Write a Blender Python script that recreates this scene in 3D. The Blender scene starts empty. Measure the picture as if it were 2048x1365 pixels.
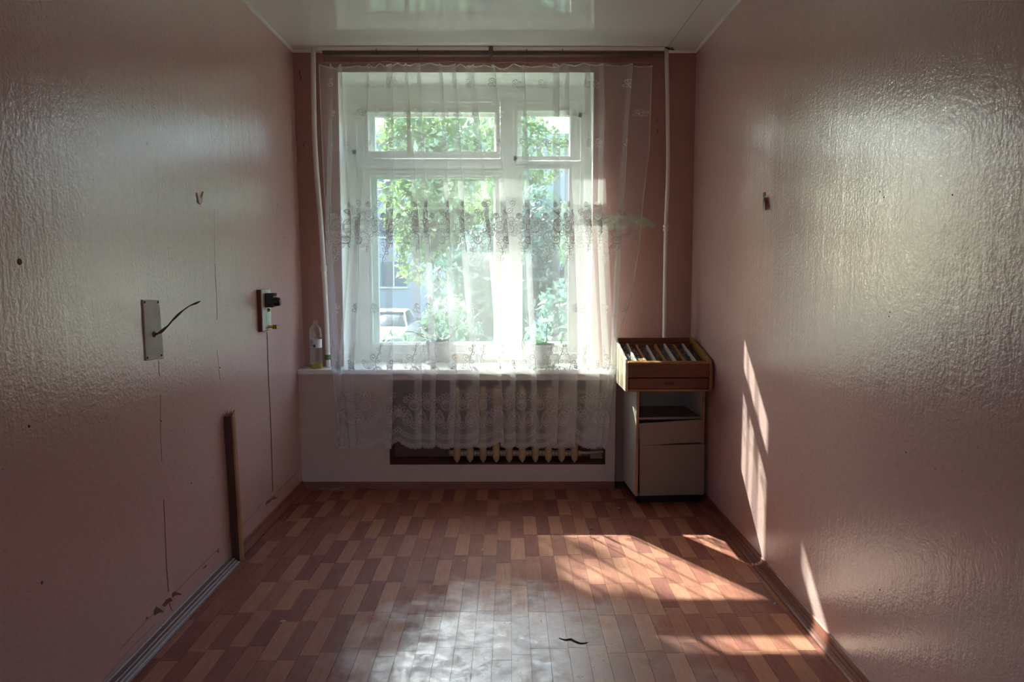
import bpy, bmesh, math, random
import numpy as np
from mathutils import Vector, Matrix
random.seed(7); rng = np.random.default_rng(7)
S = bpy.context.scene
COL = S.collection
PI = math.pi

# ------------------------------------------------------------------ camera
FPX, VX, VY, CAMZ = 1450.0, 1018.0, 545.0, 1.472
pitch = math.atan((682.5-VY)/FPX); yaw = math.atan((1024-VX)/FPX)
cd = bpy.data.cameras.new('camera'); cam = bpy.data.objects.new('camera', cd); COL.objects.link(cam)
cd.sensor_width = 36; cd.lens = 36*FPX/2048; cd.clip_start = .05; cd.clip_end = 500
cam.location = (0, 0, CAMZ); cam.rotation_euler = (PI/2-pitch, 0, -yaw)
S.camera = cam

# ------------------------------------------------------------------ light
SUN_DIR = Vector((0.60, -1.0, -0.95)).normalized()
w = bpy.data.worlds.new('world'); S.world = w; w.use_nodes = True
nt = w.node_tree; nt.nodes.clear()
sky = nt.nodes.new('ShaderNodeTexSky'); sky.sky_type = 'NISHITA'; sky.sun_disc = False
sky.sun_elevation = math.radians(39); sky.sun_rotation = math.atan2(-0.60, 1.0); sky.air_density = 1.0; sky.dust_density = 2.5
hs = nt.nodes.new('ShaderNodeHueSaturation'); hs.inputs['Saturation'].default_value = .95
bg = nt.nodes.new('ShaderNodeBackground'); bg.inputs[1].default_value = 1.25
wo = nt.nodes.new('ShaderNodeOutputWorld')
nt.links.new(sky.outputs[0], hs.inputs['Color']); tn = nt.nodes.new('ShaderNodeMix'); tn.data_type = 'RGBA'; tn.blend_type = 'MULTIPLY'; tn.inputs[0].default_value = 1; tn.inputs[7].default_value = (1.0, .98, 1.05, 1); nt.links.new(hs.outputs[0], tn.inputs[6]); nt.links.new(tn.outputs[2], bg.inputs[0]); nt.links.new(bg.outputs[0], wo.inputs[0])
sl = bpy.data.lights.new('sun', 'SUN'); sl.energy = 19; sl.angle = math.radians(.6); sl.color = (1, .95, .86)
so = bpy.data.objects.new('sun', sl); COL.objects.link(so); so.location = (-10, 15, 14)
so.rotation_euler = SUN_DIR.to_track_quat('-Z', 'Y').to_euler()
S.view_settings.view_transform = 'Standard'; S.view_settings.look = 'None'
S.view_settings.gamma = 1; S.view_settings.use_curve_mapping = False
S.view_settings.exposure = 0.85
S.cycles.transparent_max_bounces = 40; S.cycles.max_bounces = 14; S.cycles.diffuse_bounces = 8
S.cycles.transmission_bounces = 10; S.cycles.glossy_bounces = 6
S.cycles.sample_clamp_indirect = 4; S.cycles.caustics_refractive = False; S.cycles.caustics_reflective = False
S.cycles.use_denoising = True
def portal(loc, rot, sx, sy):
    l = bpy.data.lights.new('opening_portal', 'AREA'); l.shape = 'RECTANGLE'; l.size = sx; l.size_y = sy; l.cycles.is_portal = True
    o = bpy.data.objects.new('opening_portal', l); COL.objects.link(o); o.location = loc; o.rotation_euler = rot
portal((-.29, 5.43, 1.85), (-PI/2, 0, 0), 1.76, 2.0)
portal((-.6, -2.62, 1.05), (PI/2, 0, 0), .5, 2.1)  # portal at the added rear doorway

# ------------------------------------------------------------------ coordinates
_f = Vector((math.sin(yaw)*math.cos(pitch), math.cos(yaw)*math.cos(pitch), -math.sin(pitch)))
_r = Vector((math.cos(yaw), -math.sin(yaw), 0)); _u = _r.cross(_f)
def _d(x, y): return _f*FPX + _r*(x-1024) - _u*(y-682.5)
def atY(x, y, Y):
    d = _d(x, y); return Vector((0, 0, CAMZ)) + d*(Y/d.y)
def atZ(x, y, Z=0.0):
    d = _d(x, y); return Vector((0, 0, CAMZ)) + d*((Z-CAMZ)/d.z)
def atX(x, y, X):
    d = _d(x, y); return Vector((0, 0, CAMZ)) + d*(X/d.x)
def pX(px, Y, z):                                     # x of the point (Y, z) seen at column px
    k = px-1024; return (k*(Y*_f.y+(z-CAMZ)*_f.z) - FPX*Y*_r.y)/(FPX*_r.x-k*_f.x)
def pZ(py, Y): return atY(1018, py, Y).z
HC = 2.945                                            # ceiling height
def XL(z): return -1.443 + .033*(1-z/HC)              # left wall leans a little
def XR(z): return 1.252 + .010*(1-z/HC)
def onL(x, y):
    p = atX(x, y, -1.43); return atX(x, y, XL(p.z))
def onR(x, y):
    p = atX(x, y, 1.25); return atX(x, y, XR(p.z))
YU, YA, YREAR = 5.0, 4.84, -2.6                       # upper window wall, apron front, rear wall

# ------------------------------------------------------------------ mesh helpers
class MB:
    def __init__(s): s.v = []; s.f = []; s.uv = None
    def add(s, v, f):
        n = len(s.v); s.v += [tuple(p) for p in v]; s.f += [tuple(i+n for i in q) for q in f]; return s
    def box(s, x0, x1, y0, y1, z0, z1, M=None):
        v = [Vector(p) for p in ((x0,y0,z0),(x1,y0,z0),(x1,y1,z0),(x0,y1,z0),(x0,y0,z1),(x1,y0,z1),(x1,y1,z1),(x0,y1,z1))]
        if M: v = [M@p for p in v]
        return s.add(v, [(0,3,2,1),(4,5,6,7),(0,1,5,4),(1,2,6,5),(2,3,7,6),(3,0,4,7)])
    def quad(s, *p): return s.add(p, [tuple(range(len(p)))])
    def prism(s, prof, fn, a, b):                     # prof 2-D loop, fn(u,v,t)->3-D
        n = len(prof); v = [fn(u, w_, a) for u, w_ in prof] + [fn(u, w_, b) for u, w_ in prof]
        return s.add(v, [tuple(range(n)), tuple(range(2*n-1, n-1, -1))] + [(i, i+n, (i+1) % n+n, (i+1) % n) for i in range(n)])
    def tube(s, path, r, n=10, cap=True):
        path = [Vector(p) for p in path]; m = len(path); rr = r if hasattr(r, '__len__') else [r]*m
        v = []; prev = None
        for i, p in enumerate(path):
            t = (path[min(i+1, m-1)]-path[max(i-1, 0)]).normalized()
            if prev is None:
                a = Vector((0, 0, 1)) if abs(t.z) < .9 else Vector((1, 0, 0))
                a = (a - t*a.dot(t)).normalized()
            else: a = (prev - t*prev.dot(t)).normalized()
            prev = a; b = t.cross(a)
            v += [p + (a*math.cos(k*2*PI/n) + b*math.sin(k*2*PI/n))*rr[i] for k in range(n)]
        f = [(i*n+k, i*n+(k+1) % n, (i+1)*n+(k+1) % n, (i+1)*n+k) for i in range(m-1) for k in range(n)]
        if cap: f += [tuple(range(n-1, -1, -1)), tuple(range((m-1)*n, m*n))]
        return s.add(v, f)
    def lathe(s, c, prof, n=24, M=None):              # prof (r,z)
        v = []
        for r, z in prof: v += [Vector((r*math.cos(k*2*PI/n), r*math.sin(k*2*PI/n), z)) for k in range(n)]
        v = [(M@p if M else p)+Vector(c) for p in v]; m = len(prof)
        return s.add(v, [(i*n+k, i*n+(k+1) % n, (i+1)*n+(k+1) % n, (i+1)*n+k) for i in range(m-1) for k in range(n)])
    def grid(s, P):                                   # P[i][j] 3-D
        n = len(P[0]); v = [p for row in P for p in row]
        return s.add(v, [(i*n+j, i*n+j+1, (i+1)*n+j+1, (i+1)*n+j) for i in range(len(P)-1) for j in range(n-1)])
    def build(s, name, m, parent=None, bevel=0, smooth=False, seg=1, off=None):
        o0 = Vector((0, 0, 0)); q = parent
        while q: o0 += q.location; q = q.parent
        if off is not None: o0 = Vector(off)
        me = bpy.data.meshes.new(name)
        me.from_pydata([(p[0]-o0.x, p[1]-o0.y, p[2]-o0.z) for p in s.v], [], s.f)
        me.validate()
        if bevel:
            bm = bmesh.new(); bm.from_mesh(me)
            bmesh.ops.recalc_face_normals(bm, faces=bm.faces)
            es = [e for e in bm.edges if len(e.link_faces) == 2 and e.calc_face_angle(0) > .5]
            bmesh.ops.bevel(bm, geom=es, offset=bevel, segments=seg, affect='EDGES', profile=.5, clamp_overlap=True)
            bm.to_mesh(me); bm.free()
        else:
            bm = bmesh.new(); bm.from_mesh(me); bmesh.ops.recalc_face_normals(bm, faces=bm.faces); bm.to_mesh(me); bm.free()
        if smooth:
            me.polygons.foreach_set('use_smooth', [True]*len(me.polygons)); me.set_sharp_from_angle(angle=math.radians(40))
        if m: me.materials.append(m)
        o = bpy.data.objects.new(name, me); COL.objects.link(o)
        if parent: o.parent = parent
        return o
def empty(name, loc):
    o = bpy.data.objects.new(name, None); o.empty_display_size = .1; o.location = loc; COL.objects.link(o); return o
def tag(o, label=None, cat=None, group=None, kind=None):
    if label: o['label'] = label
    if cat: o['category'] = cat
    if group: o['group'] = group
    if kind: o['kind'] = kind
    return o
def struct(o): o['kind'] = 'structure'; return o

# ------------------------------------------------------------------ materials
def newmat(name):
    m = bpy.data.materials.new(name); m.use_nodes = True; n = m.node_tree; n.nodes.clear()
    out = n.nodes.new('ShaderNodeOutputMaterial'); return m, n, out
def N(n, t, **k):
    x = n.nodes.new(t)
    for a, b in k.items():
        if a.startswith('i_'): x.inputs[a[2:].replace('_', ' ')].default_value = b
        else: setattr(x, a, b)
    return x
def coords(n, scale=(1, 1, 1), obj=True):
    g = N(n, 'ShaderNodeNewGeometry'); mp = N(n, 'ShaderNodeMapping'); mp.inputs['Scale'].default_value = scale
    n.links.new(g.outputs['Position'], mp.inputs['Vector']); return mp.outputs[0]
def noise(n, vec, sc, det=4, rough=.6):
    x = N(n, 'ShaderNodeTexNoise'); x.inputs['Scale'].default_value = sc; x.inputs['Detail'].default_value = det
    x.inputs['Roughness'].default_value = rough; n.links.new(vec, x.inputs['Vector']); return x.outputs['Fac']
def ramp(n, fac, stops):
    x = N(n, 'ShaderNodeValToRGB'); e = x.color_ramp.elements
    while len(e) < len(stops): e.new(.5)
    for i, (p, c) in enumerate(stops):
        e[i].position = p; e[i].color = (*c, 1) if hasattr(c, '__len__') else (c, c, c, 1)
    n.links.new(fac, x.inputs[0]); return x.outputs[0]
def mixc(n, fac, a, b, mode='MIX'):
    x = N(n, 'ShaderNodeMix', data_type='RGBA', blend_type=mode)
    for s_, v in ((x.inputs[0], fac), (x.inputs[6], a), (x.inputs[7], b)):
        if hasattr(v, 'links') or isinstance(v, bpy.types.NodeSocket): n.links.new(v, s_)
        elif hasattr(v, '__len__'): s_.default_value = (*v, 1)
        else: s_.default_value = v
    return x.outputs[2]
def bump(n, h, st, dist=.01, nrm=None):
    b = N(n, 'ShaderNodeBump'); b.inputs['Strength'].default_value = st; b.inputs['Distance'].default_value = dist
    n.links.new(h, b.inputs['Height'])
    if nrm: n.links.new(nrm, b.inputs['Normal'])
    return b.outputs[0]
def pbr(name, c, rough=.5, var=.15, nsc=8, stretch=(1, 1, 1), metal=0, ior=1.5, bmp=0, bsc=60, dirt=None, dsc=3, dlo=.5, dhi=.7, trans=0, spec=None):
    m, n, out = newmat(name); p = N(n, 'ShaderNodeBsdfPrincipled'); v = coords(n, stretch)
    f = noise(n, v, nsc)
    lo = tuple(x*(1-var) for x in c); hi = tuple(min(1, x*(1+var)) for x in c)
    col = ramp(n, f, [(.3, lo), (.7, hi)])
    if dirt:
        g = ramp(n, noise(n, v, dsc, 8, .7), [(dlo, 0.), (dhi, 1.)]); col = mixc(n, g, col, dirt)
    n.links.new(col, p.inputs['Base Color'])
    p.inputs['Roughness'].default_value = rough; p.inputs['Metallic'].default_value = metal; p.inputs['IOR'].default_value = ior
    if trans: p.inputs['Transmission Weight'].default_value = trans
    if bmp: n.links.new(bump(n, noise(n, v, bsc, 3), bmp), p.inputs['Normal'])
    n.links.new(p.outputs[0], out.inputs[0]); return m

def glossy_paint(name, c, rough, ior, spots=True, vert=.16, fine=.25):
    m, n, out = newmat(name); p = N(n, 'ShaderNodeBsdfPrincipled')
    v = coords(n); vs = coords(n, (1, 1, .12))
    col = ramp(n, noise(n, v, 45, 3), [(.3, tuple(x*.95 for x in c)), (.7, tuple(min(1, x*1.04) for x in c))])
    sp = ramp(n, noise(n, v, 70, 2, .5), [(.71, 0.), (.76, 1.)])
    col = mixc(n, N_mul(n, sp, .6), col, (.16, .10, .08))
    n.links.new(col, p.inputs['Base Color'])
    rr = ramp(n, noise(n, v, 2, 3, .5), [(.2, rough*.92), (.8, rough*1.1)])
    n.links.new(rr, p.inputs['Roughness']); p.inputs['IOR'].default_value = ior
    b1 = bump(n, noise(n, vs, 14, 4), vert, .012)
    b2 = bump(n, noise(n, v, 75, 3), fine, .006, b1)
    n.links.new(b2, p.inputs['Normal']); n.links.new(p.outputs[0], out.inputs[0]); return m
def N_mul(n, s, k):
    x = N(n, 'ShaderNodeMath', operation='MULTIPLY'); n.links.new(s, x.inputs[0])
    if isinstance(k, (int, float)): x.inputs[1].default_value = k
    else: n.links.new(k, x.inputs[1])
    return x.outputs[0]

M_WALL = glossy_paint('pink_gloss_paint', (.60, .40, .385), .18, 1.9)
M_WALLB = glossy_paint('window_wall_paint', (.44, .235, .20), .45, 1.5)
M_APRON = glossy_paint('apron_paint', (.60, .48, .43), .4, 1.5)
M_REVEAL = pbr('reveal_paint', (.86, .88, .85), .45, .06, 5, dirt=(.45, .42, .36), dlo=.62, dhi=.8)
M_CEIL = None
def ceil_mat():
    m, n, out = newmat('gloss_ceiling'); p = N(n, 'ShaderNodeBsdfPrincipled'); v = coords(n)
    col = ramp(n, noise(n, v, 2, 3), [(.3, (.82, .82, .83)), (.7, (.85, .85, .86))])
    n.links.new(col, p.inputs['Base Color']); p.inputs['Roughness'].default_value = .05; p.inputs['IOR'].default_value = 2.5
    n.links.new(bump(n, noise(n, coords(n, (1, .2, 1)), 3, 2), .04, .01), p.inputs['Normal'])
    n.links.new(p.outputs[0], out.inputs[0]); return m
M_CEIL = ceil_mat()
def floor_mat(name, src):
    m, n, out = newmat(name); p = N(n, 'ShaderNodeBsdfPrincipled'); v = coords(n); vs = coords(n, (9, 1, 1))
    if src == 'obj':
        t = N(n, 'ShaderNodeObjectInfo').outputs['Color']; t = N_sep(n, t)
    else:
        a = N(n, 'ShaderNodeAttribute'); a.attribute_name = 'tone'; t = a.outputs['Fac']
    col = ramp(n, t, [(0, (.205, .058, .042)), (.35, (.255, .080, .055)), (.65, (.325, .120, .076)), (1, (.39, .165, .103))])
    grain = ramp(n, noise(n, vs, 9, 6, .7), [(.3, .72), (.7, 1.15)])
    col = mixc(n, 1.0, col, grain, 'MULTIPLY')
    # worn, dusty patch in the middle of the room
    mp = N(n, 'ShaderNodeMapping'); mp.inputs['Location'].default_value = (-.05, -2.45, 0); 
    g = N(n, 'ShaderNodeNewGeometry'); n.links.new(g.outputs['Position'], mp.inputs['Vector'])
    sc = N(n, 'ShaderNodeVectorMath', operation='MULTIPLY'); sc.inputs[1].default_value = (.80, .72, 0); n.links.new(mp.outputs[0], sc.inputs[0])
    ln = N(n, 'ShaderNodeVectorMath', operation='LENGTH'); n.links.new(sc.outputs[0], ln.inputs[0])
    ad = N(n, 'ShaderNodeMath', operation='ADD'); n.links.new(ln.outputs['Value'], ad.inputs[0]); n.links.new(N_mul(n, noise(n, v, 3.5, 5), .7), ad.inputs[1])
    worn = ramp(n, ad.outputs[0], [(.72, 1.), (1.0, 0.)])
    cloud = ramp(n, noise(n, v, 17, 8, .8), [(.38, 0.), (.64, 1.)])
    wc = N_mul(n, worn, cloud)
    col = mixc(n, N_mul(n, worn, .35), col, (.20, .10, .075)); col = mixc(n, N_mul(n, wc, .22), col, (.42, .36, .34))
    n.links.new(col, p.inputs['Base Color'])
    r0 = ramp(n, noise(n, v, 14, 6, .7), [(.3, .55), (.7, .75)])
    rw = ramp(n, noise(n, v, 17, 8, .8), [(.38, .50), (.62, .25)])
    n.links.new(mixc(n, worn, r0, rw), p.inputs['Roughness']); ir = N(n, 'ShaderNodeMath', operation='MULTIPLY_ADD'); n.links.new(worn, ir.inputs[0]); ir.inputs[1].default_value = .58; ir.inputs[2].default_value = 1.42; n.links.new(ir.outputs[0], p.inputs['IOR'])
    b = bump(n, noise(n, v, 7, 4), .2, .01); b = bump(n, noise(n, v, 120, 4), .12, .003, b)
    n.links.new(b, p.inputs['Normal']); n.links.new(p.outputs[0], out.inputs[0]); return m
def N_sep(n, s):
    x = N(n, 'ShaderNodeSeparateColor'); n.links.new(s, x.inputs[0]); return x.outputs[0]
M_FLOORO = floor_mat('floor_strip', 'obj'); M_FLOORA = floor_mat('floor_strip_far', 'attr')
M_GROUT = pbr('floor_base', (.10, .035, .02), .5)
M_WHITEPAINT = pbr('old_white_paint', (.86, .87, .83), .42, .05, 6, dirt=(.34, .34, .29), dsc=9, dlo=.63, dhi=.72, bmp=.15, bsc=30)
M_PIPE = pbr('pipe_paint', (.78, .74, .72), .3, .06, 5)
M_SILL = pbr('sill_paint', (.80, .78, .74), .35, .06, 6, dirt=(.45, .40, .34), dlo=.62, dhi=.8)
M_BASE = pbr('baseboard_wood', (.21, .065, .042), .58, .25, 6, (1, .3, 3))
M_BASEM = pbr('grey_violet_channel', (.17, .10, .10), .5, .2, 6, (1, .3, 3))
M_WOODRED = pbr('red_brown_wood', (.14, .038, .012), .48, .3, 10, (1, .15, 6), bmp=.08)
M_WOODY = pbr('yellow_wood', (.30, .13, .035), .42, .25, 8, (1, .2, 5), bmp=.08)
M_WOODSIDE = pbr('worn_varnished_side', (.55, .46, .34), .3, .2, 6, (1, 1, .2), dirt=(.35, .30, .26), dlo=.5, dhi=.7)
M_DARKWOOD = pbr('dark_old_wood', (.085, .028, .014), .5, .35, 8, (3, 3, .4), bmp=.3, bsc=30)
M_RAWWOOD = pbr('raw_split_wood', (.36, .19, .085), .6, .3, 14, (3, 3, .3), bmp=.4, bsc=40)
M_CAB_LIT = pbr('cabinet_white_lit', (.62, .62, .58), .3, .05, 5, dirt=(.38, .34, .3), dsc=14, dlo=.68, dhi=.78)  # cabinet sides kept lighter in colour, for the window light on them
M_CAB_SHADED = pbr('cabinet_white_shaded', (.25, .18, .14), .4, .06, 5, dirt=(.38, .28, .2), dsc=14, dlo=.68, dhi=.78)  # same white cabinet, dim light of the front put into its colour
M_CABDARK = pbr('cabinet_inside', (.30, .24, .20), .6, .2, 4)
M_EDGE = pbr('brown_edge_band', (.42, .20, .09), .4, .2)
M_BLACK = pbr('black_plastic', (.012, .010, .010), .3, .2)
M_GREYP = pbr('grey_plastic', (.30, .31, .33), .3, .2)
M_RAD = pbr('radiator_cream', (.52, .37, .22), .35, .12, 8, dirt=(.22, .10, .05), dlo=.58, dhi=.75)
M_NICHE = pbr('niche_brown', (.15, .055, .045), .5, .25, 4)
M_PLATE = pbr('grey_plate', (.44, .41, .37), .5, .15, 12, dirt=(.12, .06, .03), dsc=16, dlo=.64, dhi=.74)
M_RUST = pbr('rusty_wire', (.14, .055, .025), .6, .4, 60, bmp=.3)
M_BRASS = pbr('brass', (.62, .38, .08), .25, .2, 40, metal=.9)
M_NAIL = pbr('dark_hole', (.012, .008, .006), .6, .1)
M_CRACK = pbr('crack_brown', (.17, .085, .065), .8, .2)
M_PEEL = pbr('peel_edge', (.66, .58, .53), .7, .08)
M_PLASTERG = pbr('bare_plaster', (.42, .40, .29), .8, .15, 14)
M_SOCKW = pbr('socket_board_face', (.62, .62, .55), .5, .12)
M_GREEN = pbr('green_enamel', (.10, .20, .07), .4, .2)
M_MINT = pbr('mint_smudge', (.45, .75, .62), .5, .2)
M_RAILW = pbr('rail_white', (.92, .89, .88), .3, .05)
M_RAILD = pbr('rail_brown', (.17, .10, .085), .35, .2)
M_TAPE = pbr('yellow_tape', (.62, .60, .33), .6, .12)
M_POT = pbr('pot_plastic', (.30, .28, .285), .35, .06)
M_SOIL = pbr('soil', (.05, .035, .025), .9, .4, 80, bmp=.5)
M_SAUCER = pbr('saucer', (.75, .74, .72), .3, .05)
M_TERRA = pbr('terracotta', (.55, .27, .13), .6, .1)
M_WHITE = pbr('white_plastic', (.78, .76, .74), .35, .05)
M_LABEL = pbr('bottle_label', (.62, .62, .66), .5, .05)
M_BLUE = pbr('label_ink', (.05, .06, .14), .5, .1)
M_FILM = pbr('dark_film', (.055, .055, .065), .12, .5, 60, dirt=(.32, .32, .34), dsc=40, dlo=.60, dhi=.68, bmp=.6, bsc=25)
M_DIV = pbr('pale_divider', (.50, .45, .40), .4, .1)
M_WOOL = pbr('dust_fluff', (.40, .30, .26), .9, .2)
M_PAPER = pbr('debris', (.55, .45, .38), .8, .3)

def glass_mat(name='pane_glass', tint=(.93, .97, .95), haze=.005):
    m, n, out = newmat(name)
    t = N(n, 'ShaderNodeBsdfTransparent'); t.inputs[0].default_value = (*tint, 1)
    g = N(n, 'ShaderNodeBsdfGlossy'); g.inputs['Roughness'].default_value = .03
    lw = N(n, 'ShaderNodeLayerWeight'); lw.inputs[0].default_value = .5
    pw = N(n, 'ShaderNodeMath', operation='POWER'); pw.inputs[1].default_value = 5; n.links.new(lw.outputs['Facing'], pw.inputs[0])
    fr = N(n, 'ShaderNodeMath', operation='MULTIPLY_ADD'); fr.inputs[1].default_value = .95; fr.inputs[2].default_value = .04; n.links.new(pw.outputs[0], fr.inputs[0])
    mx = N(n, 'ShaderNodeMixShader'); n.links.new(fr.outputs[0], mx.inputs[0]); n.links.new(t.outputs[0], mx.inputs[1]); n.links.new(g.outputs[0], mx.inputs[2])
    d = N(n, 'ShaderNodeBsdfTranslucent'); d.inputs[0].default_value = (.9, .9, .88, 1)
    m2 = N(n, 'ShaderNodeMixShader')
    dust = ramp(n, noise(n, coords(n), 4, 6), [(.3, haze*.5), (.75, haze*1.8)])
    n.links.new(dust, m2.inputs[0]); n.links.new(mx.outputs[0], m2.inputs[1]); n.links.new(d.outputs[0], m2.inputs[2])
    n.links.new(m2.outputs[0], out.inputs[0]); return m
M_GLASS = glass_mat(); M_CLEAR = glass_mat('clear_plastic', (.94, .93, .94), .12); M_CLEARG = glass_mat('drinking_glass', (.88, .92, .9), .12)

def cloth(name, c, op, opd=None, tl=.5):
    m, n, out = newmat(name)
    t = N(n, 'ShaderNodeBsdfTransparent')
    d = N(n, 'ShaderNodeBsdfDiffuse'); d.inputs[0].default_value = (*c, 1)
    l = N(n, 'ShaderNodeBsdfTranslucent'); l.inputs[0].default_value = (*c, 1)
    a = N(n, 'ShaderNodeMixShader'); a.inputs[0].default_value = tl; n.links.new(d.outputs[0], a.inputs[1]); n.links.new(l.outputs[0], a.inputs[2])
    b = N(n, 'ShaderNodeMixShader'); n.links.new(t.outputs[0], b.inputs[1]); n.links.new(a.outputs[0], b.inputs[2])
    if opd is None: b.inputs[0].default_value = op
    else:
        at = N(n, 'ShaderNodeAttribute'); at.attribute_name = 'dense'
        mr = N(n, 'ShaderNodeMapRange'); mr.inputs['To Min'].default_value = op; mr.inputs['To Max'].default_value = opd
        n.links.new(at.outputs['Fac'], mr.inputs['Value']); n.links.new(mr.outputs[0], b.inputs[0])
    n.links.new(b.outputs[0], out.inputs[0]); return m
M_VOILE = cloth('sheer_voile', (.86, .86, .88), .28, .40, .175)
M_THREAD = cloth('lace_thread', (.70, .68, .67), .82, None, .12)
M_LIQ = cloth('yellow_liquid', (.60, .52, .08), .75, None, .5)
M_HEM = cloth('curtain_hem', (.86, .84, .80), .8)
def leafm(name, c, c2, nsc=1.5):
    m, n, out = newmat(name); col = ramp(n, noise(n, coords(n), nsc, 5), [(.35, c), (.65, c2)])
    d = N(n, 'ShaderNodeBsdfDiffuse'); l = N(n, 'ShaderNodeBsdfTranslucent'); g = N(n, 'ShaderNodeBsdfGlossy'); g.inputs['Roughness'].default_value = .35
    n.links.new(col, d.inputs[0]); n.links.new(col, l.inputs[0])
    a = N(n, 'ShaderNodeMixShader'); a.inputs[0].default_value = .4; n.links.new(d.outputs[0], a.inputs[1]); n.links.new(l.outputs[0], a.inputs[2])
    b = N(n, 'ShaderNodeMixShader'); b.inputs[0].default_value = .14; n.links.new(a.outputs[0], b.inputs[1]); n.links.new(g.outputs[0], b.inputs[2])
    n.links.new(b.outputs[0], out.inputs[0]); return m
M_LEAFT = leafm('leaf_teal', (.03, .085, .065), (.17, .31, .25))
M_LEAFY = leafm('leaf_yellow_green', (.12, .24, .07), (.34, .46, .18))
M_LEAFM = leafm('leaf_mid_green', (.05, .14, .08), (.20, .36, .20))
M_BARK = pbr('bark', (.12, .09, .07), .8, .3, 10, bmp=.4)

# ================================================================== ROOM
def wallgrid(xf, name, m):
    b = MB(); ys = [YREAR + (5.05-YREAR)*i/20 for i in range(21)]; zs = [-.02 + (HC+.04)*i/8 for i in range(9)]
    b.grid([[(xf(z), y, z) for y in ys] for z in zs])
    s = -1 if xf(1) < 0 else 1
    b.grid([[(xf(z)+s*.15, y, z) for y in ys] for z in zs])
    for y in (YREAR, 5.05): b.quad((xf(0), y, -.02), (xf(0)+s*.15, y, -.02), (xf(HC)+s*.15, y, HC+.02), (xf(HC), y, HC+.02))
    for z in (-.02, HC+.02): b.quad((xf(z), YREAR, z), (xf(z)+s*.15, YREAR, z), (xf(z)+s*.15, 5.05, z), (xf(z), 5.05, z))
    return struct(b.build(name, m, smooth=True))
wall_left = wallgrid(XL, 'wall_left', M_WALL)
wall_right = wallgrid(XR, 'wall_right', M_WALL)
b = MB(); b.box(-1.6, 1.4, YREAR, 5.5, HC, HC+.12); ceiling = struct(b.build('ceiling', M_CEIL))
# rear wall behind the camera; its open doorway is added to let in fill daylight
b = MB(); b.box(-1.6, -.85, YREAR-.15, YREAR, 0, HC); b.box(-.35, 1.4, YREAR-.15, YREAR, 0, HC); b.box(-.85, -.35, YREAR-.15, YREAR, 2.1, HC)
struct(b.build('wall_rear', M_WALL))

# window wall (upper part at YU, apron under the sill at YA, niche for the radiator)
OL, OR_, OT = atY(678, 300, 5.0).x, atY(1187, 300, 5.0).x, atY(930, 144, 5.0).z         # opening
SZ = .823                                  # sill top
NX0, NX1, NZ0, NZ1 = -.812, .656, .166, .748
AR = .722                                  # right end of the apron
b = MB()
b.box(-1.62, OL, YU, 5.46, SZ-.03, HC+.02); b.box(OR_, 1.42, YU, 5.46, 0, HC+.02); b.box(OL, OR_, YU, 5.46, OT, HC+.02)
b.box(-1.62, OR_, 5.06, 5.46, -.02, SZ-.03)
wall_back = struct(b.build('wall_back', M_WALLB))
b = MB()
b.box(-1.5, NX0, YA, 5.06, 0, SZ-.03); b.box(NX1, AR, YA, 5.06, 0, SZ-.03); b.box(NX0, NX1, YA, 5.06, NZ1, SZ-.03); b.box(NX0, NX1, YA, 5.06, 0, NZ0)
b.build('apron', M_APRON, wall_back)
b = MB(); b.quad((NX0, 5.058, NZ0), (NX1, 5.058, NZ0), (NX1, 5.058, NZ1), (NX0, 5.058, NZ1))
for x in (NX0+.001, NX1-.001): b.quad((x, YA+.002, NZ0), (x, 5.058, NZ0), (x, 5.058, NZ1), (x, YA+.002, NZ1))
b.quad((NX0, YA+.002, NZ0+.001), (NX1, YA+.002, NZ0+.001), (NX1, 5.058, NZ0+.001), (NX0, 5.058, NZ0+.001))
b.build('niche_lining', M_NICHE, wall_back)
b = MB()
e = .004
b.box(OL, OL+e, YU+.001, 5.28, SZ, OT); b.box(OR_-e, OR_, YU+.001, 5.28, SZ, OT)
b.quad((OL, YU+.001, OT-.002), (OR_, YU+.001, OT-.002), (OR_, 5.28, OT-.02), (OL, 5.28, OT-.02))
b.build('reveal', M_REVEAL, wall_back)
# bare plaster strip beside the window
pts = [(1187, 428), (1240, 430), (1285, 433), (1300, 440), (1312, 452), (1305, 456), (1296, 453), (1284, 458), (1240, 459), (1187, 457)]
b = MB(); b.prism([(atY(x, y, YU).x, atY(x, y, YU).z) for x, y in pts], lambda u, v, t: (u, t, v), YU-.002, YU+.001)
b.build('bare_patch', M_PLASTERG, wall_back)

# sill
b = MB(); b.box(-1.418, AR-.002, YA-.025, YU+.001, SZ-.034, SZ); b.box(OL+.001, OR_-.001, YU, 5.31, SZ-.034, SZ)
sill = struct(b.build('trim_1', M_SILL, bevel=.004))

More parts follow.
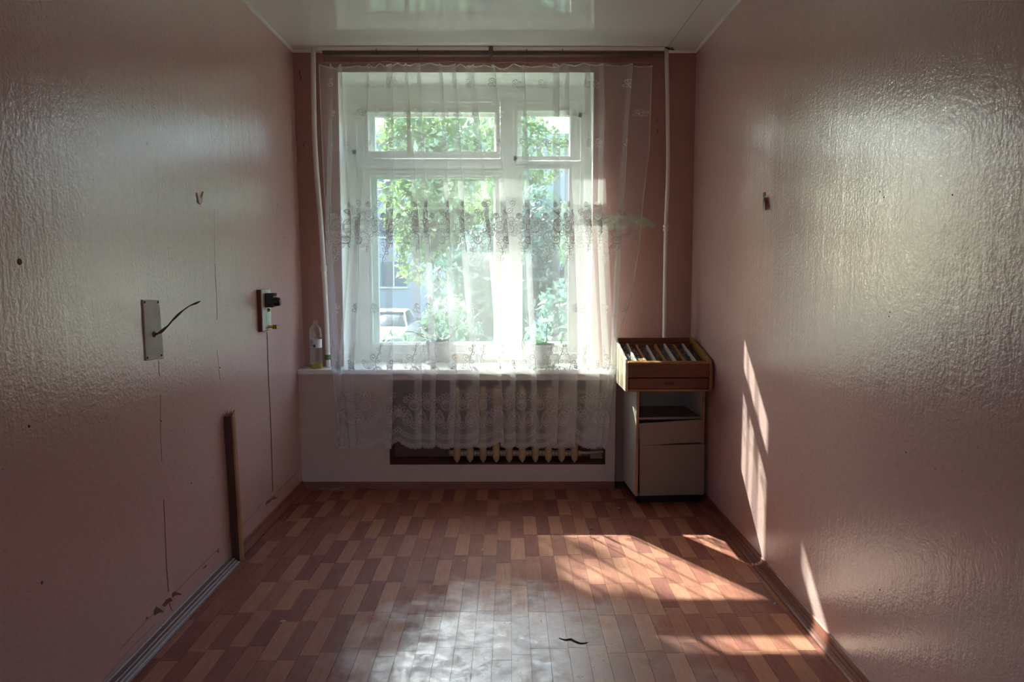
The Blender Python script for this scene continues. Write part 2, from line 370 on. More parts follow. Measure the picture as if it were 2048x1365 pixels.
# ------------------------------------------------------------------ floor of parquet strips
PW, PL, J = .0745, .31, .0007
fb = MB(); fb.box(-1.5, 1.35, YREAR, 5.06, -.06, -.0035); floor = struct(fb.build('floor', M_GROUT))
ncol = int((XR(0)-XL(0))/PW)+1
tmpl = None; far = MB(); tones = []; cnt = 0
cells = []
for c in range(ncol):
    x0 = XL(0)+.004+c*PW
    offs = (c % 2)*PL + random.uniform(-.035, .035) + (c//2 % 3)*.03
    r = 0; y = YA-.003+offs
    while y > YREAR:
        y1 = min(y, YA-.003); y0 = y-PL
        base = .85 if (r % 2 == 0) else .18
        tone = base + random.uniform(-.17, .15)
        if random.random() < .22: tone = random.uniform(.3, .6)
        if y1-y0*1 > .02 and y1 > YREAR: cells.append((x0, max(y0, YREAR), y1, min(1, max(0, tone))))
        y -= PL; r += 1
vis = []; rest = []
for ce in cells:
    x0, y0, y1, t = ce; full = abs((y1-y0)-PL) < 1e-6 and x0+PW < XR(0)
    px = 1018+1450*(x0+PW/2)/max(.5, (y0+y1)/2)
    hidden = (x0 > .80 and y0 > 4.50)
    if full and y1 > 2.42 and not hidden and -20 < px < 2070: vis.append(ce)
    else: rest.append(ce)
vis.sort(key=lambda q: q[1]); rest += vis[300:]; vis = vis[:300]
pm = MB(); pm.box(J, PW-J, J, PL-J, -.004, 0)
proto = pm.build('plank', M_FLOORO, floor, off=(0, 0, 0))
first = True
for x0, y0, y1, t in vis:
    o = proto if first else proto.copy()
    if not first: COL.objects.link(o); o.name = 'plank'
    first = False
    o.parent = floor; o.location = (x0, y0, random.uniform(-.0002, .0002)); o.color = (t, t, t, 1)
for x0, y0, y1, t in rest:
    far.box(x0+J, min(x0+PW-J, XR(0)), y0+J, y1-J, -.004, 0); tones += [t]*6
fo = far.build('plank_field', M_FLOORA, floor); fo['kind'] = 'stuff'
at_ = fo.data.attributes.new('tone', 'FLOAT', 'FACE'); at_.data.foreach_set('value', tones[:len(fo.data.polygons)])

# ------------------------------------------------------------------ baseboards and trims
def skirt_profile(kind):
    if kind == 'wood': return [(0, 0), (.030, 0), (.030, .010), (.022, .022), (.014, .034), (.008, .052), (0, .056)]
    return [(0, 0), (.052, 0), (.052, .006), (.044, .012), (.040, .009), (.032, .018), (.027, .015), (.020, .028), (.015, .025), (.008, .042), (0, .046)]
b = MB(); b.prism(skirt_profile('wood'), lambda u, v, t: (t, YA-u*.7, v*.85), -1.40, AR-.002); struct(b.build('baseboard_back', M_BASE))
b = MB(); b.prism(skirt_profile('wood'), lambda u, v, t: (XL(v)+u, t, v), 3.612, YA); struct(b.build('baseboard_left', M_BASE))
b = MB(); b.prism(skirt_profile('ridge'), lambda u, v, t: (XL(v)+u*.9, t, v), YREAR, 3.565); trim2 = struct(b.build('trim_2', M_BASEM))
M_CABL = pbr('cable_sheath', (.50, .42, .46), .3, .15, 20)
for u, v in ((.043, .014), (.030, .021), (.020, .031), (.006, .046)):
    b = MB(); b.tube([(XL(v)+u+.0015*math.sin(k*1.3+u*90), YREAR+(3.55-YREAR)*k/24, v+.001*math.sin(k*.9)) for k in range(25)], .0026, 7); b.build('cable', M_CABL, trim2, smooth=True)
b = MB(); b.prism(skirt_profile('ridge'), lambda u, v, t: (XR(v)-u*.75, t, v*1.25), YREAR, YU); struct(b.build('baseboard_right', M_BASE))
cb = MB()
for x, s in ((XL(HC), 1), (XR(HC), -1)): cb.prism([(0, 0), (.013, 0), (.010, -.008), (0, -.013)], lambda u, v, t, x=x, s=s: (x+s*u, t, HC+v), YREAR, YU)
cb.prism([(0, 0), (.016, 0), (.012, -.009), (0, -.014)], lambda u, v, t: (t, YU-u, HC+v), XL(HC), XR(HC))
struct(cb.build('trim_3', M_WHITE))
b = MB(); p0, p1 = atZ(1405, 0, HC-.001), atZ(1335, 95, HC-.001); p0 = p1+(p0-p1)*3
b.quad((p0.x-.0015, p0.y, HC-.0015), (p0.x+.0015, p0.y, HC-.0015), (p1.x+.0015, p1.y, HC-.0015), (p1.x-.0015, p1.y, HC-.0015)); b.build('seam', M_CRACK, ceiling)

# ------------------------------------------------------------------ window (double casement)
YI, YO = 5.27, 5.365
win = struct(empty('window_1', (-.3, YI, SZ)))
def R(x0, x1, y0, y1, Y): a = atY(x0, y1, Y); c = atY(x1, y0, Y); return a.x, c.x, a.z, c.z
def bar(mb, x0, x1, y0, y1, Y, d, dz=0):
    X0, X1, Z0, Z1 = R(x0, x1, y0, y1, Y); mb.box(X0, X1, Y, Y+d, Z0, Z1)
fx0, fx1 = OL+.001, OR_-.001
b = MB()
X = lambda px, Y=YI: atY(px, 545, Y).x - 0
Z = lambda py, Y=YI: pZ(py, Y)
def XP(px, Y=YI): return pX(px, Y, 1.75)
def fr(mb, x0, x1, z0, z1, Y, d): mb.box(x0, x1, Y, Y+d, z0, z1)
b = MB()
fr(b, fx0, XP(716), SZ, OT-.01, YI, .075); fr(b, XP(1160), fx1, SZ, OT-.01, YI, .075)
fr(b, XP(716), XP(1160), Z(203), OT-.01, YI, .075); fr(b, XP(716), XP(1160), SZ, Z(707), YI, .075)
b.build('frame', M_WHITEPAINT, win, bevel=.004)
b = MB(); fr(b, XP(1001), XP(1026), Z(707), Z(203), YI-.006, .08); b.build('mullion', M_WHITEPAINT, win, bevel=.004)
b = MB(); fr(b, XP(716), XP(1001), Z(339), Z(318), YI-.004, .075); fr(b, XP(716), XP(1001), Z(334), Z(322), YI-.016, .02); b.build('transom', M_WHITEPAINT, win, bevel=.003)
b = MB(); fr(b, XP(1026), XP(1160), Z(330), Z(322), YI-.002, .07); b.build('transom', M_WHITEPAINT, win, bevel=.003)
def sash(x0, x1, y0, y1, g, Y, d=.035, bead=True):    # outer px box, g = glass px box
    s_ = MB(); gx0, gx1, gy0, gy1 = g
    a0, a1, a2, a3 = XP(x0), XP(x1), Z(y1), Z(y0); q0, q1, q2, q3 = XP(gx0), XP(gx1), Z(gy1), Z(gy0)
    for B_ in ((a0, q0, a2, a3), (q1, a1, a2, a3), (q0, q1, a2, q2), (q0, q1, q3, a3)): fr(s_, *B_, Y, d)
    o = s_.build('sash', M_WHITEPAINT, win, bevel=.003)
    if bead:
        s_ = MB(); t = .010
        for B_ in ((q0-t, q0+.004, q2, q3), (q1-.004, q1+t, q2, q3), (q0, q1, q2-t, q2+.004), (q0, q1, q3-.004, q3+t)): fr(s_, *B_, Y-.006, .012)
        s_.build('glazing_bead', M_WHITEPAINT, o, bevel=.002)
    s_ = MB(); s_.box(q0-.002, q1+.002, Y+d*.5, Y+d*.5+.003, q2-.002, q3+.002); s_.build('pane', M_GLASS, o)
sash(718, 1000, 205, 317, (740, 994, 225, 305), YI-.010)
sash(718, 1000, 340, 706, (742, 992, 352, 690), YI-.010)
sash(1027, 1159, 205, 321, (1034, 1140, 222, 315), YI-.010)
sash(1027, 1159, 331, 706, (1044, 1138, 338, 690), YI-.010)
ow = MB()
for B_ in ((fx0, XP(724), SZ, OT-.01), (XP(1156), fx1, SZ, OT-.01), (XP(724), XP(1156), Z(206), OT-.01), (XP(724), XP(1156), SZ-.05, Z(706)), (XP(1002), XP(1030), Z(706), Z(206)), (XP(724), XP(1002), Z(338), Z(316))): fr(ow, *B_, YO, .06)
ow.build('outer_frame', M_WHITEPAINT, win, bevel=.003)
for g in ((726, 1000, 210, 316, (748, 988, 228, 306)), (726, 1000, 338, 702, (750, 986, 354, 688)), (1030, 1154, 210, 702, (1044, 1140, 226, 688))):
    sash(*g[:4], g[4], YO+.02, .035, False)
tp = MB(); tp.box(XP(817), XP(825), YI-.020, YI-.0165, Z(308), Z(196)); tp.box(XP(818), XP(830), YI-.023, YI-.018, Z(314), Z(302)); tp.build('tape_strip', M_TAPE, win)
hb = MB()
for px, py in ((1158, 231), (712, 305), (1030, 318)): hb.box(XP(px-3), XP(px+3), YI-.018, YI-.004, Z(py+4), Z(py-4))
hb.build('hinge', M_NAIL, win, bevel=.001)
# outside wall around window and outer ledge
b = MB(); b.box(OL-.1, OR_+.1, 5.44, 5.58, SZ-.07, SZ-.045); b.build('outer_ledge', M_GREYP, win)

# ------------------------------------------------------------------ pipes
def path_px(pts, Y): return [atY(x, y, Y) for x, y in pts]
def dense(pts, k=6):
    out = []
    P_ = [Vector(p) for p in pts]
    for i in range(len(P_)-1):
        a = P_[max(i-1, 0)]; b_ = P_[i]; c = P_[i+1]; d = P_[min(i+2, len(P_)-1)]
        for j in range(k):
            t = j/k
            out.append(.5*((2*b_)+(c-a)*t+(2*a-5*b_+4*c-d)*t*t+(3*b_-a-3*c+d)*t**3))
    return out+[P_[-1]]
pl = path_px([(626.5, 104), (628.5, 250), (633, 340), (641, 440), (647.5, 540), (652, 620), (656, 716)], 4.95)
pl[0].z = HC-.002; pl.append(Vector((pl[-1].x+.002, 4.95, SZ)))
b = MB(); b.tube(dense(pl), .0165, 14); lp = b.build('heating_pipe', M_PIPE, smooth=True); tag(lp, 'white heating pipe slanting down in the corner beside the plastic bottle', 'pipe')
c = atY(647.5, 537, 4.95); b = MB(); b.lathe((c.x, 4.95, c.z), [(.0165, -.02), (.020, -.018), (.020, .018), (.0165, .02)]); b.build('coupling', M_PIPE, lp, smooth=True)
c = atY(655.5, 716, 4.95); b = MB(); b.lathe((c.x, 4.95, c.z), [(.0165, -.014), (.021, -.012), (.021, .020), (.0165, .022)]); tag(b.build('collar', M_GREEN, lp, smooth=True), 'dark green collar')
pr = path_px([(1333, 103), (1335.5, 240), (1336, 340), (1332, 450), (1330, 560), (1328.5, 676)], 4.95)
pr[0].z = HC-.002; pr.append(Vector((pr[-1].x, 4.95, .9))); pr.append(Vector((pr[-1].x, 4.95, .3)))
b = MB(); b.tube(dense(pr), .0135, 14); rp = b.build('heating_pipe', M_PIPE, smooth=True); tag(rp, 'thin white heating pipe running down behind the wooden display box', 'pipe')
c = atY(1331.5, 456, 4.95); b = MB(); b.lathe((c.x, 4.95, c.z), [(.0135, -.022), (.018, -.018), (.018, -.003), (.015, 0), (.018, .003), (.018, .018), (.0135, .022)]); b.build('coupling', M_PIPE, rp, smooth=True)
b = MB(); q = atY(1335, 97, 4.93)
for k in range(7):
    a = random.uniform(0, 6.28); b.tube([q, q+Vector((.03*math.cos(a), -.01, .010*math.sin(a))), q+Vector((.05*math.cos(a), -.02, .006*math.sin(a)-.01))], .0022, 5)
b.build('tow_wrap', M_NAIL, rp)

# ------------------------------------------------------------------ curtain rail
YC = 4.935; YS = 4.787
rail = empty('curtain_rail', (0, YC, HC)); tag(rail, 'long curtain rail of white and brown strips fixed under the ceiling', 'curtain rail')
rx0, rx1 = pX(640, YC, HC), pX(1327, YC, HC)
b = MB(); b.box(rx0-.01, rx1+.004, YC-.035, YC+.03, HC-.028, HC-.001); b.build('top_strip', M_RAILW, rail, bevel=.004)
b = MB(); b.box(rx0+.02, rx1, YC-.026, YC+.022, HC-.054, HC-.029); b.box(rx0+.02, rx1, YC-.034, YC-.026, HC-.036, HC-.030); b.build('channel', M_RAILD, rail, bevel=.003)
for px in (755, 837, 1054, 1125):
    x = pX(px, YC, HC); b = MB(); b.tube([(x, YC-.026, HC-.006), (x-.003, YC-.036, HC-.02), (x+.003, YC-.034, HC-.052)], .002, 6); b.build('clip', M_NAIL, rail)
x = pX(982, YC, HC)
b = MB(); b.box(x-.014, x+.014, YC-.042, YC-.020, HC-.052, HC-.002); b.lathe((x+.002, YC-.036, HC-.075), [(.001, -.008), (.008, -.004), (.009, .008), (.006, .026)], 12); b.build('bracket', M_RAILD, rail, bevel=.002)

# ------------------------------------------------------------------ lace curtain
def lerp(tab, t):
    for i in range(len(tab)-1):
        if t <= tab[i+1][0]: 
            a, b_ = tab[i], tab[i+1]; k = (t-a[0])/(b_[0]-a[0]); return a[1]+(b_[1]-a[1])*k
    return tab[-1][1]
def yc(z): return YS + (YC-YS)*max(0., min(1., (z-.86)/(2.86-.86)))
def zy(py):
    z = 1.5
    for _ in range(6): z = pZ(py, yc(z))
    return z
ZT, ZB = zy(130), zy(903)
TABL = [(zy(y), x) for y, x in ((905, 683), (740, 664), (620, 661), (500, 655), (340, 646), (120, 637))]
TABR = [(zy(y), x) for y, x in ((905, 1216), (800, 1225), (740, 1226), (700, 1229), (678, 1236), (600, 1262), (500, 1279), (400, 1288), (300, 1300), (120, 1306))]
FOLDS = [(664, 655, 672, 690, 6, 14), (680, 700, 680, 676, 4, 5), (735, 716, 702, 706, 4, 11), (779, 779, 779, 777, 10, 13), (812, 830, 836, 836, 4, 14), (836, 852, 867, 866, 7, 9),
         (880, 896, 906, 903, 6, 10), (908, 924, 951, 950, 6, 11), (941, 975, 1000, 1004, 10, 5), (985, 1010, 1026, 1027, 5, 10), (1046, 1056, 1067, 1067, 4, 9), (1113, 1113, 1111, 1107, 12, 10),
         (1134, 1138, 1142, 1137, 6, 20), (1174, 1176, 1186, 1180, 8, 20), (1204, 1200, 1212, 1196, 6, 10), (1262, 1238, 1226, 1208, 5, 7)]
def pxx(px, z): return pX(px, yc(z), z)
def prof(z):
    t = (ZT-z)/(ZT-ZB); L = lerp(TABL, z); Rr = lerp(TABR, z); Y0 = yc(z); pts = [(pxx(L, z), Y0)]
    last = pxx(L, z); ylast = 0.
    n = len(FOLDS)
    for i, (a, m_, s_, bt, w0, w1) in enumerate(FOLDS):
        ct = lerp([(zy(890), bt), (zy(740), s_), (zy(450), m_), (zy(130), a)], z)
        ct += .9*math.sin(z*4+i*1.7)
        wd = (w0+(w1-w0)*min(1, max(0, (t-.02)/.6)))/FPX*Y0*(1.15+.15*math.sin(z*2.3+i))
        c_ = pxx(ct, z); amp = .010+.008*math.sin(i*2.1+1)+.006*t
        e0 = c_+wd/2; st = last
        for k in range(1, 9):
            q = k/8; xx = st+(e0-st)*q
            pts.append((xx, Y0 + ylast*(1-q)**1.5 - amp*q**1.5 + .006*math.sin(q*PI)*math.sin(i*5+z*1.3)))
        r_ = amp*.5
        pts.append((e0+.0015, Y0-amp+.15*r_)); pts.append((e0+.0018, Y0-amp+.6*r_)); pts.append((e0-.0005, Y0-amp+r_))
        for k in (1, 2, 3): pts.append((e0-wd*k/4, Y0-amp+r_+(amp*.9)*k/4))
        e1 = c_-wd/2
        pts.append((e1+.0005, Y0+amp*.45)); pts.append((e1-.0018, Y0+amp*.65)); pts.append((e1-.0015, Y0+amp*.85)); pts.append((e1, Y0+amp*.95))
        last = e1; ylast = amp*.95
    for k in range(1, 7):
        q = k/6; pts.append((last+(pxx(Rr, z)-last)*q, Y0+ylast*(1-q)))
    return pts
NR = 90
zrow = [ZB+(ZT-ZB)*i/NR for i in range(NR+1)]
G = np.array([[(x, y, z) for x, y in prof(z)] for z in zrow])         # rows, cols, 3
mid = G[NR//3]; cs = np.concatenate([[0], np.cumsum(np.hypot(np.diff(mid[:, 0]), np.diff(mid[:, 1])))]); SL = cs[-1]
def surf(s, z, off=.0):
    s = min(max(s, 0), SL-1e-6); j = int(np.searchsorted(cs, s, 'right'))-1; j = min(j, len(cs)-2); u = (s-cs[j])/(cs[j+1]-cs[j]+1e-9)
    q = min(max((z-ZB)/(ZT-ZB)*NR, 0), NR-1e-6); i = int(q); v = q-i
    p = (G[i, j]*(1-u)+G[i, j+1]*u)*(1-v)+(G[i+1, j]*(1-u)+G[i+1, j+1]*u)*v
    return (p[0], p[1]-off, z)
def hem(s):                                            # bottom edge: wide scallops made of little ones
    per = .215; q = (s/per) % 1; big = .052*(1-math.sin(q*PI)**.8); small = .007*abs(math.cos(s/.030*PI))
    edge = 0
    if s < .10: edge = -.02
    return ZB+.012+big+small+edge*0
def topz(s):
    hooks = .115; q = (s/hooks) % 1
    sag = .022*(.5+.5*math.sin(s*3.1+1))
    return ZT+.004 - sag*math.sin(q*PI)-.006*math.sin(s*40)
fine_s = []
for j in range(len(cs)-1):
    k = max(1, int((cs[j+1]-cs[j])/.006)); fine_s += [cs[j]+(cs[j+1]-cs[j])*a/k for a in range(k)]
fine_s.append(SL-1e-6)
zl = [0, .012, .03, .05, .08]                           # rows near the hem, then regular
rows = []
vs = []; dn = []
levels = [('h', a) for a in (0, .25, .5, .75)] + [('z', .38+(2.78-.38)*i/46) for i in range(47)] + [('t', a) for a in (.35, .7, 1.)]
for k_, a in levels:
    for s in fine_s:
        h, tz = hem(s), topz(s)
        z = h+(.38-h)*a if k_ == 'h' else (a if k_ == 'z' else 2.78+(tz-2.78)*a)
        p = surf(s, min(max(z, ZB), ZT)); vs.append((p[0], p[1], z))
        dn.append(1.0 if z < .43 else max(0, .75-(z-.43)/.16) if z < .55 else (.12 if z < .75 else 0.))
nc = len(fine_s); nr_ = len(levels)
fs = [(i*nc+j, i*nc+j+1, (i+1)*nc+j+1, (i+1)*nc+j) for i in range(nr_-1) for j in range(nc-1)]
curtain = empty('lace_curtain', (-.1, YC, ZT)); tag(curtain, 'sheer white lace curtain with embroidered roses hanging in front of the window', 'curtain')
b = MB(); b.v = vs; b.f = fs; voile = b.build('voile', M_VOILE, curtain, smooth=True)
at_ = voile.data.attributes.new('dense', 'FLOAT', 'POINT'); at_.data.foreach_set('value', dn)
# embroidery
th = MB()
def poly(pts, wd=.0032, closed=False):
    wd *= 1.25
    if closed: pts = pts+[pts[0]]
    P_ = [pts[0]]
    for a, b_ in zip(pts[:-1], pts[1:]):
        d = math.hypot(b_[0]-a[0], b_[1]-a[1]); k = max(1, int(d/.009))
        P_ += [(a[0]+(b_[0]-a[0])*i/k, a[1]+(b_[1]-a[1])*i/k) for i in range(1, k+1)]
    L_, R_ = [], []
    for i, (s, z) in enumerate(P_):
        a = P_[max(0, i-1)]; c_ = P_[min(len(P_)-1, i+1)]; dx, dz = c_[0]-a[0], c_[1]-a[1]; l = math.hypot(dx, dz)+1e-9
        nx, nz = -dz/l*wd/2, dx/l*wd/2
        if not (0 < s < SL and ZB < z < ZT): 
            return
        L_.append(surf(s+nx, z+nz, .0012)); R_.append(surf(s-nx, z-nz, .0012))
    n0 = len(th.v); th.v += L_+R_; m_ = len(L_)
    th.f += [(n0+i, n0+i+1, n0+m_+i+1, n0+m_+i) for i in range(m_-1)]
def arc(cx, cz, r, a0, a1, n=10, k=1, rz=None): return [(cx+r*math.cos(a0+(a1-a0)*i/n), cz+(rz or r)*math.sin(a0+(a1-a0)*i/n)) for i in range(n+1)]
def leaf(s, z, L, ang, wd=.34, w_=.003, vein=True):
    c_, d = math.cos(ang), math.sin(ang)
    f = lambda u, v: (s+u*c_-v*d, z+u*d+v*c_)
    up_ = [f(L*i/8, L*wd*math.sin(PI*i/8)**.8) for i in range(9)]; dn_ = [f(L*i/8, -L*wd*math.sin(PI*i/8)**.8) for i in range(9)]
    poly(up_, w_); poly(dn_, w_)
    if vein: poly([f(0, 0), f(L*.8, 0)], w_*.8)
def curl(s, z, r, a0, turns, sgn=1, w_=.0035):
    pts = []
    for i in range(22):
        q = i/21; a = a0+sgn*q*turns*2*PI; rr = r*(1-.8*q); pts.append((s+rr*math.cos(a), z+rr*math.sin(a)))
    poly(pts, w_); return pts[0]
def rose(s, z, r):
    poly([(s+r*(1+.10*abs(math.sin(3.5*a)))*math.cos(a), z+r*(1+.10*abs(math.sin(3.5*a)))*math.sin(a)) for a in [i*2*PI/36 for i in range(37)]], .0035)
    curl(s, z+r*.12, r*.62, 1, 2.2, 1, .0035)
    for a in (0.3, 1.4, 2.5, 3.6, 4.7, 5.8): poly(arc(s+r*.5*math.cos(a), z+r*.5*math.sin(a), r*.42, a-1.2, a+1.2, 8), .003)
    for a in (-2.4, -2.0, -1.6, -1.2, -.8): poly([(s+r*.7*math.cos(a), z+r*.7*math.sin(a)), (s+r*.98*math.cos(a+.1), z+r*.98*math.sin(a+.1))], .003)
def sprig(s, z, k=1.):
    poly(arc(s, z, .014*k, .3, 5.4, 12), .0028); poly(arc(s+.002, z+.004*k, .008*k, 0, 5, 8), .0028)
    poly([(s-.002*k, z-.014*k), (s+.006*k, z-.034*k), (s+.010*k, z-.045*k)], .0025)
    leaf(s+.012*k, z-.018*k, .026*k, .7, .36, .0025); leaf(s+.002*k, z-.030*k, .024*k, 2.9, .36, .0025, False); leaf(s+.008*k, z-.036*k, .02*k, -.2, .3, .0022, False)
rr_ = random.Random(5)
s = .05; k = 0
while s < SL:
    sprig(s, zy(163)+rr_.uniform(-.004, .004)); sprig(s+.10, zy(222), .8); sprig(s+.02, zy(282)); sprig(s+.12, zy(612), 1.1)
    s += .205
# rose band
s = .06; k = 0
while s < SL-.02:
    hi_ = .0 if k % 2 == 0 else -.075
    z0 = zy(432)+hi_
    rose(s, z0, .034); rose(s+.045, z0-.085, .024); rose(s-.012, z0+.075, .016)
    for a, L in ((.5, .05), (2.6, .055), (-.5, .05), (3.7, .055), (1.2, .04), (4.4, .05), (5.2, .05)):
        leaf(s+.036*math.cos(a), z0+.036*math.sin(a), L, a+.25, .27, .0028)
    for a in (.2, 1.2, 2.2, 3.2, 4.2, 5.2): leaf(s+.045+.026*math.cos(a), z0-.085+.026*math.sin(a), .034, a+.3, .3, .0025, False)
    curl(s+.065, z0+.085, .022, -1.6, 1.3, 1); curl(s-.065, z0+.03, .018, 0, 1.2, -1); curl(s+.09, z0-.02, .02, 3, 1.2, 1)
    poly([(s+.012*math.sin(i*.9), z0-.12-i*.02) for i in range(7)], .003)
    for i in range(6): leaf(s+.012*math.sin(i*.9), z0-.12-i*.02, .03, (.6 if i % 2 else 2.5), .3, .0025, False)
    k += 1; s += .118
# sill level scrolls
s = .03
while s < SL:
    z0 = zy(732)
    curl(s+.03, z0+.06, .022, -1.5, 1.25, -1, .004); curl(s-.03, z0+.03, .016, 4, 1.1, 1, .004)
    poly([(s+.06, z0-.03), (s+.045, z0+.01), (s+.05, z0+.05), (s+.075, z0+.10), (s+.08, z0+.14)], .0045)
    for i in range(5): leaf(s+.055+.005*i, z0+.02+i*.027, .026, 2.3 if i % 2 else .8, .3, .003, False)
    poly(arc(s+.06, z0-.035, .03, .2, 3., 10), .005); poly(arc(s+.06, z0-.035, .022, .2, 3., 10), .004)
    for i in range(5): leaf(s+.005, z0-.02, .045, .7+i*.45, .18, .0025, False)
    s += .175
# lower border
def paisley(s, z, k, m_=1):
    pts = [(s+m_*k*(.030*math.sin(a)*(1-.3*math.cos(a))), z+k*(.050*math.cos(a))) for a in [i*2*PI/26 for i in range(27)]]
    poly(pts, .005); poly([(s+(x-s)*.72, z+(y-z)*.72) for x, y in pts], .0035); curl(s+m_*k*.004, z-.018*k, .018*k, 1.5, 1.6, m_, .005)
s = .0; per = .215
while s < SL+per:
    for g in (0, 1):
        zz = [(s+per*i/24, .012+ZB+.075+.055*(1-math.sin(PI*i/24)**.8)+g*.024) for i in range(25)]
        poly(zz, .0045)
        if g == 0:
            for i in range(2, 23, 2): poly(arc(zz[i][0], zz[i][1]+.012, .0045, 0, 6.28, 6), .0035)
    for i in range(9):
        x = s+per*(i+.5)/9; poly(arc(x, ZB+.04+.05*(1-math.sin(PI*(i+.5)/9)**.8), .012, 0, 6.28, 10), .0032); poly(arc(x, ZB+.04+.05*(1-math.sin(PI*(i+.5)/9)**.8), .006, 0, 5, 6), .0030)
    paisley(s+per*.30, ZB+.225, 1.0, 1); paisley(s+per*.72, ZB+.225, 1.0, -1)
    rose(s+per*.5, ZB+.315, .032); rose(s, ZB+.26, .024)
    for i in range(9): leaf(s+per*.02, ZB+.24, .075, -.3+i*.45, .15, .0035, False)
    for i in range(7): leaf(s+per*.5, ZB+.33, .07, .2+i*.45, .2, .0035, False)
    curl(s+per*.5, ZB+.175, .026, 1.2, 1.6, 1, .005); curl(s+per*.2, ZB+.345, .022, 2.2, 1.3, -1, .004); curl(s+per*.85, ZB+.375, .022, .6, 1.3, 1, .004)
    s += per
eo = th.build('embroidery', M_THREAD, curtain)
hm = MB()
tp_ = [surf(s_, ZT) for s_ in fine_s]
hm.grid([[(p[0], p[1]-.0015, topz(s_)-.006) for p, s_ in zip(tp_, fine_s)], [(p[0], p[1]-.002+.003*math.sin(s_*90), topz(s_)+.002) for p, s_ in zip(tp_, fine_s)]])
for se in (.001, SL-.003):
    hm.grid([[surf(se-.001, z_, .001) for z_ in zrow[4:]], [surf(se+.002, z_, .001) for z_ in zrow[4:]]])
hm.build('header_tape', M_HEM, curtain)
cw = MB(); cw.tube([(pxx(640, ZT), YC-.004, ZT+.012)]+[(pxx(640+k*33, ZT), YC-.004, ZT+.022-.012*abs(math.sin(k*.8))) for k in range(1, 20)]+[(pxx(1302, ZT), YC-.004, ZT+.014)], .0012, 5); cw.build('curtain_wire', M_PEEL, curtain)
for px in (648, 700, 734, 778, 836, 908, 982, 1054, 1112, 1174, 1240, 1298):
    x = pxx(px, ZT); h = MB(); h.tube([(x, YC-.002, ZT-.003), (x+.003, YC-.004, ZT+.018), (x, YC-.004, ZT+.036), (x+.002, YC-.002, HC-.055)], .0013, 5); h.build('hook', M_RAILD, curtain)

# ------------------------------------------------------------------ radiator
rx = [pX(914+26.1*i, 4.91, .3) for i in range(10)]
rad = empty('radiator', (rx[0], 4.93, .2)); tag(rad, 'cream cast iron radiator with rounded sections in the dark niche under the sill', 'radiator')
def section():
    s_ = MB()
    for yy, ww in ((4.895, .050), (4.985, .050)):
        n = 24; pr_ = []
        for i in range(n+1):
            q = i/n; z = .166+q*.535; e_ = min(q, 1-q)*.535; r_ = 1 if e_ > .045 else math.sqrt(max(0, 1-((.045-e_)/.045)**2))*.85+.12
            pr_.append((z, r_))
        v = []
        for z, r_ in pr_:
            for k_ in range(10): a = k_*2*PI/10; v.append((ww/2*1.0*r_*math.cos(a), yy+.022*r_*math.sin(a), z))
        f = [(i*10+k_, i*10+(k_+1) % 10, (i+1)*10+(k_+1) % 10, (i+1)*10+k_) for i in range(n) for k_ in range(10)]+[tuple(range(10)), tuple(range(n*10, n*10+10))]
        s_.add(v, f)
    for z in (.222, .650): s_.tube([(-.044, 4.94, z), (.044, 4.94, z)], .022, 12); s_.lathe((0, 4.94, z), [(.010, -.014), (.030, -.010), (.030, .010), (.010, .014)], 14, Matrix.Rotation(PI/2, 4, 'Y'))
    s_.box(-.003, .003, 4.90, 4.98, .23, .64)
    return s_
so_ = section().build('radiator_section', M_RAD, rad, smooth=True, off=(0, 4.93, .2)); so_.location = (0, 0, 0)
for i in range(1, 10):
    o = so_.copy(); COL.objects.link(o); o.parent = rad; o.location = (rx[i]-rx[0], 0, 0)
for P_ in ([(rx[-1]+.04, 4.94, .222), (rx[-1]+.10, 4.94, .222), (NX1-.002, 4.96, .225)], [(rx[-1]+.04, 4.94, .650), (NX1-.002, 4.96, .652)]):
    b = MB(); b.tube(P_, .012, 12); b.build('connector_pipe', M_RAD, rad, smooth=True)
b = MB(); b.lathe((rx[0]-.046, 4.94, .222), [(.004, -.012), (.020, -.010), (.024, .0), (.020, .010)], 8, Matrix.Rotation(PI/2, 4, 'Y')); b.build('end_plug', M_RAD, rad)

# ------------------------------------------------------------------ cabinet
cx, cy = .800, 4.49; cab = empty('bedside_cabinet', (cx, cy, 0)); tag(cab, 'narrow white bedside cabinet with crooked drawer front and open shelf in the corner', 'cabinet')
CR = Matrix.Translation((cx, cy, 0))@Matrix.Rotation(math.radians(3), 4, 'Z')
CW, CD, CB, CT = .437, .40, .055, .741
def cb_(name, x0, x1, y0, y1, z0, z1, m, bev=.002, rot=0, par=cab):
    mb = MB(); M_ = CR
    if rot:
        c_ = Vector(((x0+x1)/2, (y0+y1)/2, (z0+z1)/2)); M_ = CR@Matrix.Translation(c_)@Matrix.Rotation(rot, 4, 'Y')@Matrix.Translation(-c_)
    mb.box(x0, x1, y0, y1, z0, z1, M_); return mb.build(name, m, par, bevel=bev)
sp = cb_('side_panel', 0, .017, .002, CD, CB, CT, M_CAB_LIT); cb_('edge_band', 0, .017, -.001, .002, CB, CT, M_EDGE, 0, 0, sp)
sp = cb_('side_panel', CW-.017, CW, .002, CD, CB, CT, M_CAB_LIT); cb_('edge_band', CW-.017, CW, -.001, .002, CB, CT, M_EDGE, 0, 0, sp)
cb_('bottom_panel', .017, CW-.017, .004, CD, CB, CB+.016, M_CAB_SHADED)
cb_('top_panel', .017, CW-.017, .002, CD, CT-.016, CT, M_CAB_SHADED)
cb_('shelf', .017, CW-.017, .010, CD-.01, .545, .561, M_CAB_SHADED)
cb_('back_panel', .017, CW-.017, CD-.008, CD-.002, CB+.016, CT-.016, M_CABDARK, 0)
